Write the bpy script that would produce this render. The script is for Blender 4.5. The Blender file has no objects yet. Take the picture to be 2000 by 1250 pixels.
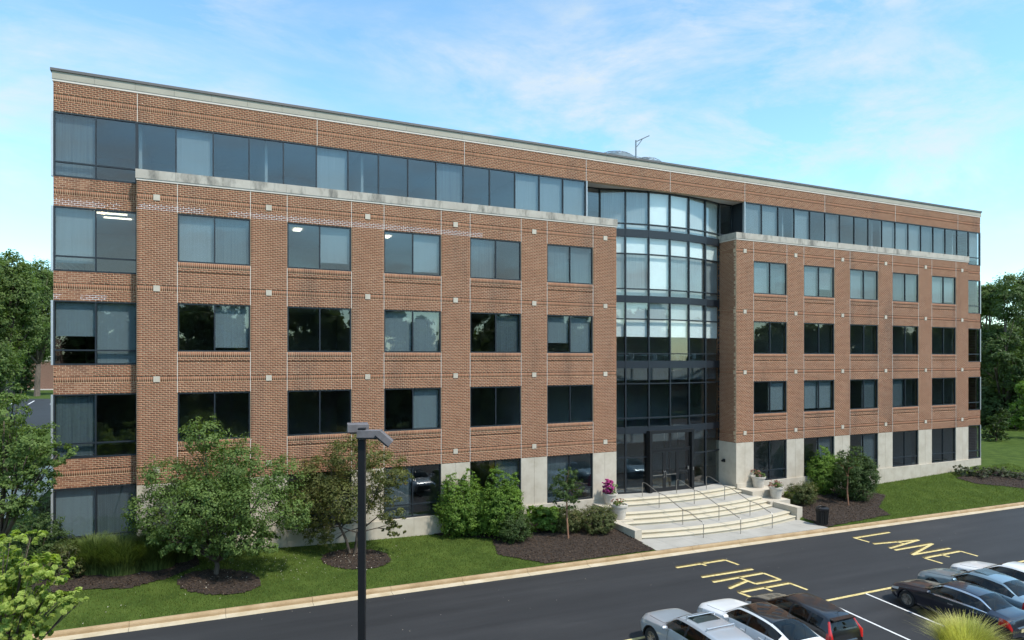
import bpy, math, random
import numpy as np
from mathutils import Vector, Matrix
random.seed(7)
RNG = np.random.default_rng(11)
PI = math.pi
R = math.radians
scene = bpy.context.scene
COL = scene.collection

# ------------------------------------------------------------------ camera, sky, sun
F = 1310.0; HY = 700.0
ANG = math.atan2(F, 2775.0); CA, SA = math.cos(ANG), math.sin(ANG)
CX, CY, CZ = 5.308, -33.137, 9.6
cam = bpy.data.cameras.new('camera'); camo = bpy.data.objects.new('camera', cam); COL.objects.link(camo)
camo.location = (CX, CY, CZ); camo.rotation_euler = (R(90), 0, -ANG)
cam.sensor_width = 36.0; cam.lens = F / 2000.0 * 36.0
cam.shift_y = (HY - 625.0) / 2000.0
cam.clip_start = 0.1; cam.clip_end = 6000
scene.camera = camo

SUN_EL, SUN_AZ = R(56), R(152)      # azimuth clockwise from +Y (the building faces -Y)
world = bpy.data.worlds.new('World'); scene.world = world; world.use_nodes = True
wn, wl = world.node_tree.nodes, world.node_tree.links
wn.clear()
wo = wn.new('ShaderNodeOutputWorld'); bg = wn.new('ShaderNodeBackground')
sky = wn.new('ShaderNodeTexSky'); sky.sky_type = 'NISHITA'; sky.sun_disc = False
sky.sun_elevation = SUN_EL; sky.sun_rotation = SUN_AZ
sky.altitude = 50; sky.air_density = 1.0; sky.dust_density = 0.35; sky.ozone_density = 0.35
tc = wn.new('ShaderNodeTexCoord')
mp = wn.new('ShaderNodeMapping'); mp.inputs['Rotation'].default_value = (0.15, 0.42, 0.75); mp.inputs['Scale'].default_value = (1.0, 2.2, 3.6)
mp.inputs['Location'].default_value = (0.35, 0.1, 0.55)
n1 = wn.new('ShaderNodeTexNoise'); n1.inputs['Scale'].default_value = 1.25; n1.inputs['Detail'].default_value = 9; n1.inputs['Roughness'].default_value = 0.58
n1.inputs['Distortion'].default_value = 0.3
cr = wn.new('ShaderNodeValToRGB'); cr.color_ramp.elements[0].position = 0.36; cr.color_ramp.elements[1].position = 0.66
cr.color_ramp.elements[1].color = (1, 1, 1, 1)
mixc = wn.new('ShaderNodeMixRGB'); mixc.inputs['Color2'].default_value = (2.9, 3.15, 3.25, 1)
wl.new(tc.outputs['Generated'], mp.inputs['Vector']); wl.new(mp.outputs['Vector'], n1.inputs['Vector'])
n2w = wn.new('ShaderNodeTexNoise'); n2w.inputs['Scale'].default_value = 3.4; n2w.inputs['Detail'].default_value = 10; n2w.inputs['Roughness'].default_value = 0.66; n2w.inputs['Distortion'].default_value = 0.35
mp2 = wn.new('ShaderNodeMapping'); mp2.inputs['Rotation'].default_value = (0.1, -0.5, 0.35); mp2.inputs['Scale'].default_value = (0.8, 1.6, 3.0); mp2.inputs['Location'].default_value = (2.1, 0.3, 0.2)
wl.new(tc.outputs['Generated'], mp2.inputs['Vector']); wl.new(mp2.outputs['Vector'], n2w.inputs['Vector'])
cr2 = wn.new('ShaderNodeValToRGB'); cr2.color_ramp.elements[0].position = 0.42; cr2.color_ramp.elements[1].position = 0.62
wl.new(n2w.outputs['Fac'], cr2.inputs['Fac']); wl.new(n1.outputs['Fac'], cr.inputs['Fac'])
cmul = wn.new('ShaderNodeMath'); cmul.operation = 'MULTIPLY'; wl.new(cr.outputs['Color'], cmul.inputs[0]); wl.new(cr2.outputs['Color'], cmul.inputs[1])
wl.new(cmul.outputs[0], mixc.inputs['Fac'])
tint = wn.new('ShaderNodeMixRGB'); tint.blend_type = 'MULTIPLY'; tint.inputs['Fac'].default_value = 1.0; tint.inputs['Color2'].default_value = (0.80, 1.06, 1.06, 1)
wl.new(sky.outputs['Color'], tint.inputs['Color1']); wl.new(tint.outputs['Color'], mixc.inputs['Color1']); wl.new(mixc.outputs['Color'], bg.inputs['Color'])
bg.inputs['Strength'].default_value = 0.15
wl.new(bg.outputs['Background'], wo.inputs['Surface'])

sl = bpy.data.lights.new('sun', 'SUN'); slo = bpy.data.objects.new('sun', sl); COL.objects.link(slo)
sl.energy = 2.45; sl.angle = R(4); sl.color = (1.0, 0.95, 0.88)
slo.rotation_euler = (R(90) - SUN_EL, 0, PI - SUN_AZ)
sdir = Vector((math.sin(SUN_AZ) * math.cos(SUN_EL), math.cos(SUN_AZ) * math.cos(SUN_EL), math.sin(SUN_EL)))
slo.rotation_euler = sdir.to_track_quat('Z', 'Y').to_euler()
slo.location = (10, -40, 60)

vs = scene.view_settings
vs.view_transform = 'Standard'; vs.look = 'None'; vs.exposure = 0.92; vs.gamma = 1.0; vs.use_curve_mapping = False
scene.cycles.max_bounces = 7; scene.cycles.transparent_max_bounces = 16; scene.cycles.glossy_bounces = 4
scene.cycles.sample_clamp_indirect = 8.0

# ------------------------------------------------------------------ helpers
def ray(px, py):
    u = (px - 1000) / F; v = (HY - py) / F
    return u * CA + SA, -u * SA + CA, v

def tag(o, label=None, cat=None, group=None, kind=None):
    if label: o['label'] = label
    if cat: o['category'] = cat
    if group: o['group'] = group
    if kind: o['kind'] = kind
    return o

def empty(name, loc=(0, 0, 0), parent=None, rz=0.0):
    o = bpy.data.objects.new(name, None); COL.objects.link(o)
    o.location = loc; o.rotation_euler = (0, 0, rz); o.empty_display_size = 0.3
    if parent: o.parent = parent
    return o

def np_mesh(name, V, Q, rnd=None, smooth=False):
    """V (n,3), Q (m,4) or (m,3); rnd per face"""
    me = bpy.data.meshes.new(name)
    V = np.ascontiguousarray(V, dtype=np.float32); Q = np.ascontiguousarray(Q, dtype=np.int32)
    k = Q.shape[1]
    me.vertices.add(len(V)); me.vertices.foreach_set('co', V.ravel())
    me.loops.add(Q.size); me.loops.foreach_set('vertex_index', Q.ravel())
    me.polygons.add(len(Q)); me.polygons.foreach_set('loop_start', np.arange(0, Q.size, k, dtype=np.int32))
    me.polygons.foreach_set('loop_total', np.full(len(Q), k, dtype=np.int32))
    if smooth: me.polygons.foreach_set('use_smooth', np.ones(len(Q), dtype=bool))
    me.update(calc_edges=True)
    if rnd is not None:
        at = me.attributes.new('rnd', 'FLOAT', 'FACE'); at.data.foreach_set('value', np.ascontiguousarray(rnd, dtype=np.float32))
    return me

def obj(name, me, mat=None, parent=None, loc=None, kind=None):
    o = bpy.data.objects.new(name, me); COL.objects.link(o)
    if mat is not None and len(me.materials) == 0: me.materials.append(mat)
    if parent: o.parent = parent
    if loc is not None: o.location = loc
    if kind: o['kind'] = kind
    return o

class MB:
    def __init__(s): s.v = []; s.f = []
    def box(s, x0, x1, y0, y1, z0, z1):
        n = len(s.v)
        s.v += [(x0,y0,z0),(x1,y0,z0),(x1,y1,z0),(x0,y1,z0),(x0,y0,z1),(x1,y0,z1),(x1,y1,z1),(x0,y1,z1)]
        s.f += [(n,n+3,n+2,n+1),(n+4,n+5,n+6,n+7),(n,n+1,n+5,n+4),(n+1,n+2,n+6,n+5),(n+2,n+3,n+7,n+6),(n+3,n,n+4,n+7)]
        return s
    def obox(s, c, ux, uy, uz, hx, hy, hz):
        c = Vector(c); ux = Vector(ux) * hx; uy = Vector(uy) * hy; uz = Vector(uz) * hz
        n = len(s.v)
        for sz in (-1, 1):
            for sx, sy in ((-1,-1),(1,-1),(1,1),(-1,1)):
                s.v.append(tuple(c + ux*sx + uy*sy + uz*sz))
        s.f += [(n,n+3,n+2,n+1),(n+4,n+5,n+6,n+7),(n,n+1,n+5,n+4),(n+1,n+2,n+6,n+5),(n+2,n+3,n+7,n+6),(n+3,n,n+4,n+7)]
        return s
    def tube(s, pts, rad, seg=8, cap=True):
        pts = [Vector(p) for p in pts]
        if not hasattr(rad, '__len__'): rad = [rad] * len(pts)
        n0 = len(s.v); prev = None
        for i, p in enumerate(pts):
            if i == 0: d = pts[1] - pts[0]
            elif i == len(pts) - 1: d = pts[-1] - pts[-2]
            else: d = (pts[i+1] - pts[i]).normalized() + (pts[i] - pts[i-1]).normalized()
            d.normalize()
            if prev is None:
                a = Vector((0,0,1)) if abs(d.z) < 0.9 else Vector((1,0,0))
                u = d.cross(a).normalized()
            else:
                u = (prev - d * prev.dot(d)).normalized()
            prev = u; w = d.cross(u)
            for k in range(seg):
                t = 2*PI*k/seg
                s.v.append(tuple(p + (u*math.cos(t) + w*math.sin(t)) * rad[i]))
        for i in range(len(pts)-1):
            for k in range(seg):
                a = n0+i*seg+k; b = n0+i*seg+(k+1) % seg
                s.f.append((a, b, b+seg, a+seg))
        if cap:
            s.f.append(tuple(n0+k for k in range(seg))[::-1]); m = n0+(len(pts)-1)*seg
            s.f.append(tuple(m+k for k in range(seg)))
        return s
    def lathe(s, prof, c=(0,0,0), seg=20, axis='Z', a0=0.0, a1=2*PI):
        n0 = len(s.v); full = abs(a1-a0-2*PI) < 1e-6
        m = seg if full else seg+1
        for (r, h) in prof:
            for k in range(m):
                t = a0+(a1-a0)*k/seg
                if axis == 'Z': p = (c[0]+r*math.cos(t), c[1]+r*math.sin(t), c[2]+h)
                else: p = (c[0]+h, c[1]+r*math.cos(t), c[2]+r*math.sin(t))
                s.v.append(p)
        for i in range(len(prof)-1):
            for k in range(seg):
                a = n0+i*m+k; b = n0+i*m+(k+1) % m
                s.f.append((a, b, b+m, a+m))
        return s
    def prism(s, poly, z0, z1):
        n = len(s.v); k = len(poly)
        s.v += [(x,y,z0) for x,y in poly] + [(x,y,z1) for x,y in poly]
        s.f.append(tuple(range(n, n+k))[::-1]); s.f.append(tuple(range(n+k, n+2*k)))
        for i in range(k):
            j = (i+1) % k; s.f.append((n+i, n+j, n+k+j, n+k+i))
        return s
    def mesh(s, name, smooth=False, sharp=None):
        me = bpy.data.meshes.new(name); me.from_pydata(s.v, [], s.f)
        if smooth:
            me.polygons.foreach_set('use_smooth', np.ones(len(me.polygons), dtype=bool))
            if sharp: me.set_sharp_from_angle(angle=R(sharp))
        me.update(); return me
    def build(s, name, mat, parent=None, smooth=False, sharp=35, kind=None, loc=None):
        return obj(name, s.mesh(name, smooth, sharp), mat, parent, loc, kind)

# ------------------------------------------------------------------ materials
MATS = {}
def nodes(name):
    m = bpy.data.materials.new(name); m.use_nodes = True; MATS[name] = m
    nt = m.node_tree; b = nt.nodes['Principled BSDF']
    return m, nt, nt.nodes, nt.links, b

def noise(nt, scale, detail=6, rough=0.55, coord='Object', sc=(1,1,1)):
    t = nt.nodes.new('ShaderNodeTexCoord'); mpp = nt.nodes.new('ShaderNodeMapping'); mpp.inputs['Scale'].default_value = sc
    n = nt.nodes.new('ShaderNodeTexNoise'); n.inputs['Scale'].default_value = scale; n.inputs['Detail'].default_value = detail; n.inputs['Roughness'].default_value = rough
    nt.links.new(t.outputs[coord], mpp.inputs['Vector']); nt.links.new(mpp.outputs['Vector'], n.inputs['Vector'])
    return n

def ramp(nt, src, stops):
    r = nt.nodes.new('ShaderNodeValToRGB'); e = r.color_ramp.elements
    e[0].position, e[0].color = stops[0][0], (*stops[0][1], 1)
    e[1].position, e[1].color = stops[-1][0], (*stops[-1][1], 1)
    for p, c in stops[1:-1]:
        q = e.new(p); q.color = (*c, 1)
    nt.links.new(src, r.inputs['Fac']); return r

def mix(nt, fac, a, b, mode='MIX'):
    m = nt.nodes.new('ShaderNodeMixRGB'); m.blend_type = mode
    for s, v in ((m.inputs['Fac'], fac), (m.inputs['Color1'], a), (m.inputs['Color2'], b)):
        if hasattr(v, 'is_output') or isinstance(v, bpy.types.NodeSocket): nt.links.new(v, s)
        elif isinstance(v, (int, float)): s.default_value = v
        else: s.default_value = (*v, 1)
    return m.outputs['Color']

def bump(nt, b, src, strength=0.3, dist=0.02):
    u = nt.nodes.new('ShaderNodeBump'); u.inputs['Strength'].default_value = strength; u.inputs['Distance'].default_value = dist
    nt.links.new(src, u.inputs['Height']); nt.links.new(u.outputs['Normal'], b.inputs['Normal'])

def mottled(name, stops, scale=3.0, rough=0.8, bscale=None, bstr=0.3, bdist=0.01, sc=(1,1,1), metal=0.0, detail=7):
    m, nt, N, L, b = nodes(name)
    n = noise(nt, scale, detail, 0.6, 'Object', sc); r = ramp(nt, n.outputs['Fac'], stops)
    L.new(r.outputs['Color'], b.inputs['Base Color']); b.inputs['Roughness'].default_value = rough; b.inputs['Metallic'].default_value = metal
    if bscale:
        n2 = noise(nt, bscale, 5, 0.6); bump(nt, b, n2.outputs['Fac'], bstr, bdist)
    return m

def mortar_mat():
    m, nt, N, L, b = nodes('mortar')
    n = noise(nt, 1.2, 6, 0.6); base = ramp(nt, n.outputs['Fac'], [(0.3, (0.50, 0.355, 0.22)), (0.7, (0.66, 0.49, 0.325))]).outputs['Color']
    # salt bloom in the rows under the copings, ragged along the wall
    t = N.new('ShaderNodeTexCoord'); sx = N.new('ShaderNodeSeparateXYZ'); L.new(t.outputs['Object'], sx.inputs['Vector'])
    def math_(op, a, bb, c=None):
        q = N.new('ShaderNodeMath'); q.operation = op
        for i, v in enumerate((a, bb)):
            if isinstance(v, (int, float)): q.inputs[i].default_value = v
            else: L.new(v, q.inputs[i])
        return q.outputs[0]
    def band(z0, z1, x1):
        a = math_('GREATER_THAN', sx.outputs['Z'], z0); c = math_('LESS_THAN', sx.outputs['Z'], z1)
        d = math_('LESS_THAN', sx.outputs['X'], x1)
        return math_('MULTIPLY', math_('MULTIPLY', a, c), d)
    nn = noise(nt, 0.55, 4, 0.6); th = math_('GREATER_THAN', nn.outputs['Fac'], 0.46)
    f = math_('MULTIPLY', math_('ADD', band(15.98, 16.24, 19.0), band(12.05, 12.27, 1.9)), th)
    L.new(mix(nt, f, base, (0.92, 0.90, 0.86)), b.inputs['Base Color']); b.inputs['Roughness'].default_value = 0.95
    return m

def brick_mat(name, single=False):
    m, nt, N, L, b = nodes(name)
    if single:
        oi = N.new('ShaderNodeObjectInfo'); src = oi.outputs['Random']
    else:
        a = N.new('ShaderNodeAttribute'); a.attribute_name = 'rnd'; src = a.outputs['Fac']
    c = ramp(nt, src, [(0.0, (0.170, 0.068, 0.036)), (0.35, (0.242, 0.101, 0.052)), (0.75, (0.285, 0.125, 0.066)), (1.0, (0.33, 0.165, 0.092))]).outputs['Color']
    t = N.new('ShaderNodeNewGeometry'); mpp = N.new('ShaderNodeMapping'); mpp.inputs['Scale'].default_value = (0.75, 0.75, 0.13)
    L.new(t.outputs['Position'], mpp.inputs['Vector'])
    n = N.new('ShaderNodeTexNoise'); n.inputs['Scale'].default_value = 1.1; n.inputs['Detail'].default_value = 5; L.new(mpp.outputs['Vector'], n.inputs['Vector'])
    st = ramp(nt, n.outputs['Fac'], [(0.30, (1.08, 1.06, 1.02)), (0.56, (1, 1, 1)), (0.70, (0.66, 0.65, 0.68))]).outputs['Color']
    c = mix(nt, 1.0, c, st, 'MULTIPLY')
    n2 = N.new('ShaderNodeTexNoise'); n2.inputs['Scale'].default_value = 60; n2.inputs['Detail'].default_value = 3; L.new(t.outputs['Position'], n2.inputs['Vector'])
    c = mix(nt, 0.25, c, ramp(nt, n2.outputs['Fac'], [(0.3, (0.6, 0.6, 0.6)), (0.7, (1.3, 1.25, 1.2))]).outputs['Color'], 'MULTIPLY')
    L.new(c, b.inputs['Base Color']); b.inputs['Roughness'].default_value = 0.85
    return m

def glass_mat(name, tint, ior=1.75, bstr=0.004):
    m, nt, N, L, b = nodes(name); N.remove(b)
    out = N['Material Output']
    tr = N.new('ShaderNodeBsdfTransparent'); tr.inputs['Color'].default_value = (*tint, 1)
    gl = N.new('ShaderNodeBsdfGlossy'); gl.inputs['Roughness'].default_value = 0.01; gl.inputs['Color'].default_value = (1.0, 0.96, 0.93, 1)
    f0 = ((ior-1)/(ior+1))**2
    lw = N.new('ShaderNodeLayerWeight'); lw.inputs['Blend'].default_value = 0.5
    pw5 = N.new('ShaderNodeMath'); pw5.operation = 'POWER'; pw5.inputs[1].default_value = 5.0; L.new(lw.outputs['Facing'], pw5.inputs[0])
    fr = N.new('ShaderNodeMath'); fr.operation = 'MULTIPLY_ADD'; fr.inputs[1].default_value = 1-f0; fr.inputs[2].default_value = f0; L.new(pw5.outputs[0], fr.inputs[0])
    n = noise(nt, 0.9, 2, 0.5); bu = N.new('ShaderNodeBump'); bu.inputs['Strength'].default_value = 0.5; bu.inputs['Distance'].default_value = bstr
    L.new(n.outputs['Fac'], bu.inputs['Height']); L.new(bu.outputs['Normal'], gl.inputs['Normal'])
    mx = N.new('ShaderNodeMixShader'); L.new(fr.outputs[0], mx.inputs['Fac']); L.new(tr.outputs[0], mx.inputs[1]); L.new(gl.outputs[0], mx.inputs[2])
    L.new(mx.outputs[0], out.inputs['Surface'])
    return m

def leaf_mat(name, dark, lite, trans=0.35, warm=None):
    m, nt, N, L, b = nodes(name)
    a = N.new('ShaderNodeAttribute'); a.attribute_name = 'rnd'
    stops = [(0.0, dark), (0.8, lite)] if not warm else [(0.0, dark), (0.75, lite), (0.97, warm)]
    c = ramp(nt, a.outputs['Fac'], stops).outputs['Color']
    L.new(c, b.inputs['Base Color']); b.inputs['Roughness'].default_value = 0.55
    b.inputs['Specular IOR Level'].default_value = 0.22
    tl = N.new('ShaderNodeBsdfTranslucent'); L.new(mix(nt, 1.0, c, (1.25, 1.35, 0.6), 'MULTIPLY'), tl.inputs['Color'])
    mx = N.new('ShaderNodeMixShader'); mx.inputs['Fac'].default_value = trans
    L.new(b.outputs[0], mx.inputs[1]); L.new(tl.outputs[0], mx.inputs[2]); L.new(mx.outputs[0], N['Material Output'].inputs['Surface'])
    return m

def plain(name, col, rough=0.5, metal=0.0, coat=0.0, var=0.06, scale=6.0):
    lo = tuple(max(0, c*(1-var)) for c in col); hi = tuple(c*(1+var) for c in col)
    m = mottled(name, [(0.3, lo), (0.7, hi)], scale, rough, metal=metal)
    if coat:
        b = m.node_tree.nodes['Principled BSDF']; b.inputs['Coat Weight'].default_value = coat; b.inputs['Coat Roughness'].default_value = 0.04
    return m

def emis(name, col, strength):
    m, nt, N, L, b = nodes(name)
    b.inputs['Emission Color'].default_value = (*col, 1); b.inputs['Emission Strength'].default_value = strength
    b.inputs['Base Color'].default_value = (*col, 1)
    return m

M_mortar = mortar_mat(); M_brick = brick_mat('brick'); M_brick1 = brick_mat('brick_single', True)
M_stone = mottled('limestone', [(0.3, (0.43, 0.37, 0.285)), (0.55, (0.51, 0.45, 0.36)), (0.8, (0.56, 0.505, 0.41))], 1.6, 0.85, 25, 0.25, 0.004)
M_stone_top = mottled('fascia_stone', [(0.3, (0.35, 0.32, 0.255)), (0.7, (0.42, 0.385, 0.31))], 1.2, 0.85, 30, 0.2, 0.004)
M_pale = plain('pale_trim', (0.66, 0.58, 0.50), 0.8)
M_sealant = plain('sealant', (0.62, 0.55, 0.48), 0.8)
def coping_mat():
    m, nt, N, L, b = nodes('weathered_coping')
    n = noise(nt, 1.3, 8, 0.65); base = ramp(nt, n.outputs['Fac'], [(0.3, (0.40, 0.355, 0.295)), (0.7, (0.50, 0.455, 0.385))]).outputs['Color']
    n2 = noise(nt, 1.0, 7, 0.7, 'Object', (1.5, 1.0, 0.5)); s = ramp(nt, n2.outputs['Fac'], [(0.50, (0, 0, 0)), (0.66, (0.8, 0.8, 0.8))]).outputs['Color']
    L.new(mix(nt, s, base, (0.11, 0.105, 0.09)), b.inputs['Base Color']); b.inputs['Roughness'].default_value = 0.9
    n3 = noise(nt, 30, 5); bump(nt, b, n3.outputs['Fac'], 0.3, 0.005)
    return m
M_coping = coping_mat()
M_cap = plain('roof_cap_metal', (0.14, 0.125, 0.115), 0.5, 0.4)
M_frame = plain('window_frame_metal', (0.014, 0.019, 0.025), 0.45, 0.0)
M_frame_lt = plain('pale_corner_metal', (0.55, 0.56, 0.56), 0.35, 0.5)
M_glass = glass_mat('tinted_glass', (0.70, 0.75, 0.765), 1.72)
M_clear = glass_mat('curtain_glass', (0.92, 0.95, 0.95), 1.7)
M_carglass = glass_mat('car_glass', (0.42, 0.47, 0.46), 1.55, 0.0)
M_blind = mottled('vertical_blind', [(0.35, (0.47, 0.49, 0.49)), (0.65, (0.54, 0.56, 0.55))], 2.2, 0.8, sc=(9, 9, 0.15))
M_blindd = mottled('grey_blind', [(0.35, (0.20, 0.22, 0.23)), (0.65, (0.29, 0.31, 0.31))], 2.2, 0.8, sc=(9, 9, 0.15))
M_shade = plain('white_roller_shade', (0.84, 0.86, 0.83), 0.8, var=0.03)
M_inwall = plain('interior_wall', (0.62, 0.62, 0.60), 0.9)
M_ceil = plain('ceiling_tile', (0.75, 0.75, 0.73), 0.9)
M_carpet = plain('carpet', (0.24, 0.25, 0.26), 0.95)
M_lamp = emis('ceiling_lamp', (1.0, 0.88, 0.68), 2.2)
M_soffit = plain('soffit_panel', (0.62, 0.60, 0.56), 0.8)
M_roof = plain('roof_membrane', (0.30, 0.30, 0.29), 0.9)
M_black = plain('black_metal', (0.016, 0.017, 0.019), 0.42, 0.3)
M_steel = plain('stainless_steel', (0.36, 0.345, 0.32), 0.35, 0.9)
M_galv = plain('galvanised_steel', (0.24, 0.27, 0.29), 0.5, 0.5)
M_asphalt = None
def asphalt_mat():
    m, nt, N, L, b = nodes('asphalt')
    n = noise(nt, 0.28, 8, 0.65, 'Object', (0.45, 1.6, 1)); c = ramp(nt, n.outputs['Fac'], [(0.3, (0.016, 0.0165, 0.018)), (0.55, (0.021, 0.0215, 0.023)), (0.75, (0.031, 0.031, 0.032))]).outputs['Color']
    n4 = noise(nt, 1.0, 7, 0.7, 'Object', (0.06, 1.3, 1)); c = mix(nt, 0.75, c, ramp(nt, n4.outputs['Fac'], [(0.35, (0.72, 0.72, 0.72)), (0.65, (1.35, 1.34, 1.32))]).outputs['Color'], 'MULTIPLY')
    n2 = noise(nt, 85, 4, 0.7); c = mix(nt, 0.5, c, ramp(nt, n2.outputs['Fac'], [(0.35, (0.55, 0.55, 0.55)), (0.7, (1.6, 1.6, 1.6))]).outputs['Color'], 'MULTIPLY')
    L.new(c, b.inputs['Base Color']); b.inputs['Roughness'].default_value = 0.72; bump(nt, b, n2.outputs['Fac'], 0.35, 0.006)
    return m
M_asphalt = asphalt_mat()
M_grassg = mottled('lawn_soil_and_grass', [(0.25, (0.034, 0.056, 0.012)), (0.5, (0.058, 0.090, 0.018)), (0.75, (0.090, 0.125, 0.026))], 1.1, 0.9, 40, 0.6, 0.03, detail=9)
MATS['lawn_soil_and_grass'].node_tree.nodes['Principled BSDF'].inputs['Specular IOR Level'].default_value = 0.05
M_blade = leaf_mat('grass_blade', (0.058, 0.084, 0.014), (0.165, 0.205, 0.042), 0.36)
M_mulch = mottled('bark_mulch', [(0.3, (0.018, 0.011, 0.007)), (0.6, (0.040, 0.025, 0.016)), (0.85, (0.090, 0.057, 0.036))], 9.0, 0.95, 26, 0.9, 0.04, detail=9)
M_kerb = mottled('kerb_concrete', [(0.28, (0.27, 0.175, 0.085)), (0.5, (0.38, 0.26, 0.14)), (0.75, (0.44, 0.325, 0.20))], 1.3, 0.85, 40, 0.3, 0.004, detail=9)
M_gutter = mottled('gutter_concrete', [(0.3, (0.42, 0.33, 0.20)), (0.7, (0.55, 0.47, 0.34))], 1.5, 0.85)
M_conc = mottled('plaza_concrete', [(0.3, (0.33, 0.31, 0.27)), (0.7, (0.41, 0.385, 0.34))], 0.9, 0.85, 40, 0.2, 0.004)
M_step = mottled('cream_step', [(0.3, (0.50, 0.435, 0.32)), (0.7, (0.57, 0.51, 0.39))], 1.4, 0.8, 35, 0.15, 0.003)
M_yellow = mottled('yellow_road_paint', [(0.3, (0.40, 0.29, 0.09)), (0.55, (0.66, 0.53, 0.23)), (0.8, (0.72, 0.62, 0.34))], 7, 0.7)
M_oldyellow = mottled('faded_yellow_paint', [(0.3, (0.030, 0.024, 0.012)), (0.6, (0.11, 0.078, 0.022)), (0.8, (0.17, 0.12, 0.035))], 5, 0.8)
M_white = mottled('white_road_paint', [(0.3, (0.55, 0.55, 0.54)), (0.7, (0.78, 0.78, 0.77))], 7, 0.7)
M_pot = mottled('terrazzo_pot', [(0.3, (0.44, 0.40, 0.34)), (0.7, (0.60, 0.56, 0.49))], 5, 0.8)
M_bark = mottled('bark', [(0.3, (0.055, 0.042, 0.030)), (0.7, (0.13, 0.10, 0.075))], 6, 0.9, 20, 0.6, 0.02, sc=(1, 1, 0.3))
M_bark_red = mottled('reddish_bark', [(0.3, (0.20, 0.09, 0.05)), (0.7, (0.36, 0.19, 0.11))], 8, 0.85, sc=(1, 1, 0.4))
M_tyre = plain('tyre_rubber', (0.018, 0.018, 0.018), 0.85)
M_red = plain('red_lamp_lens', (0.50, 0.020, 0.018), 0.15, coat=0.6)
M_lens = plain('clear_lamp_lens', (0.55, 0.56, 0.56), 0.12, 0.2, coat=0.8)
M_plate = plain('number_plate', (0.62, 0.55, 0.30), 0.5)
M_chrome = plain('chrome_trim', (0.72, 0.73, 0.74), 0.15, 0.95)
M_seat = plain('car_seat', (0.05, 0.045, 0.04), 0.8)

# ------------------------------------------------------------------ terrain
def yc(x): return -6.68 - 0.005 * x          # kerb face line
def road_z(x, y):
    yy = max(min(y, -6.6), -21.0)
    xx = max(min(x, 110.0), -60.0)
    return 0.03 - 0.012 * (xx - 31.0) + 0.06 * (yy + 6.6)
ZWX = [-60, 0, 10, 18, 28, 36, 48, 54, 63, 75, 120]; ZWZ = [1.1, 1.42, 0.81, 0.63, 0.60, 0.55, 0.47, 0.66, 0.92, 1.0, 1.0]
def lawn_z(x, y):
    zk = 0.17 + 0.03 - 0.012 * (max(min(x, 110), -60) - 31.0)
    zw = float(np.interp(x, ZWX, ZWZ))
    if 25.66 < x < 37.4: return zk - 0.10
    t = (y - (yc(x) + 0.15)) / 6.2
    t = max(0.0, min(1.0, t))
    return zk + (zw - zk) * t
def ground_z(x, y): return road_z(x, y) if y < yc(x) else lawn_z(x, y)
def gp(px, py, extra=0.0):
    a, b, v = ray(px, py); h = 9.4
    for _ in range(40):
        t = -h / v; x, y = CX + a*t, CY + b*t
        h = 0.5*h + 0.5*(CZ - ground_z(x, y) - extra)
    return x, y, ground_z(x, y), t
def at(px, py, t):
    a, b, v = ray(px, py); return Vector((CX + a*t, CY + b*t, CZ + v*t))

def sheet(name, xs, ys, zf, mat, kind='structure', smooth=True, keep=None, parent=None, dz=0.0):
    V = []; idx = {}
    for j, y in enumerate(ys):
        for i, x in enumerate(xs): V.append((x, y, zf(x, y) + dz))
    Q = []; n = len(xs)
    for j in range(len(ys)-1):
        for i in range(len(xs)-1):
            if keep is None or keep((xs[i]+xs[i+1])/2, (ys[j]+ys[j+1])/2): Q.append((j*n+i, j*n+i+1, (j+1)*n+i+1, (j+1)*n+i))
    return obj(name, np_mesh(name, np.array(V), np.array(Q), smooth=smooth), mat, parent, kind=kind)

def frange(a, b, s): return list(np.arange(a, b + 1e-6, s))

sheet('ground', [-3000, -400, -100, 150, 400, 3000], [-3000, -400, -100, 100, 400, 3000], lambda x, y: -1.9, M_grassg)
# lawn: kerb line to behind the building
ys_l = [0.0, 0.1, 0.25, 0.5, 0.75, 1.0]
V = []; Q = []
xs = sorted(set(frange(-60, 120, 3.0) + [25.6, 25.7, 37.36, 37.45]))
rows = []
for x in xs:
    k = yc(x) + 0.14
    rows.append([k + (-0.35 - k) * q for q in ys_l] + [3, 20, 60, 150, 420])
nr = len(rows[0])
for x, r_ in zip(xs, rows):
    for y in r_: V.append((x, y, lawn_z(x, y) if y < 1 else min(lawn_z(x, y), 1.15)))
for i in range(len(xs)-1):
    for j in range(nr-1): Q.append((i*nr+j, (i+1)*nr+j, (i+1)*nr+j+1, i*nr+j+1))
lawn = obj('lawn', np_mesh('lawn', np.array(V), np.array(Q), smooth=True), M_grassg, kind='structure')
# road and car park, one asphalt sheet
V = []; Q = []
ry = [0, -0.3, -3, -8, -14.4, -20, -40, -52]
for x in xs:
    for k in ry:
        y = yc(x) + 0.03 + k if k > -14 else -6.6 + k
        V.append((x, y, road_z(x, y)))
nr = len(ry)
for i in range(len(xs)-1):
    for j in range(nr-1): Q.append((i*nr+j, i*nr+j+1, (i+1)*nr+j+1, (i+1)*nr+j))
road = obj('road', np_mesh('road', np.array(V), np.array(Q), smooth=True), M_asphalt, kind='structure')
sheet('far_lawn', frange(-60, 240, 6), frange(-130, -58.6, 6), lambda x, y: road_z(x, y) + 0.06, M_grassg)

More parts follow.
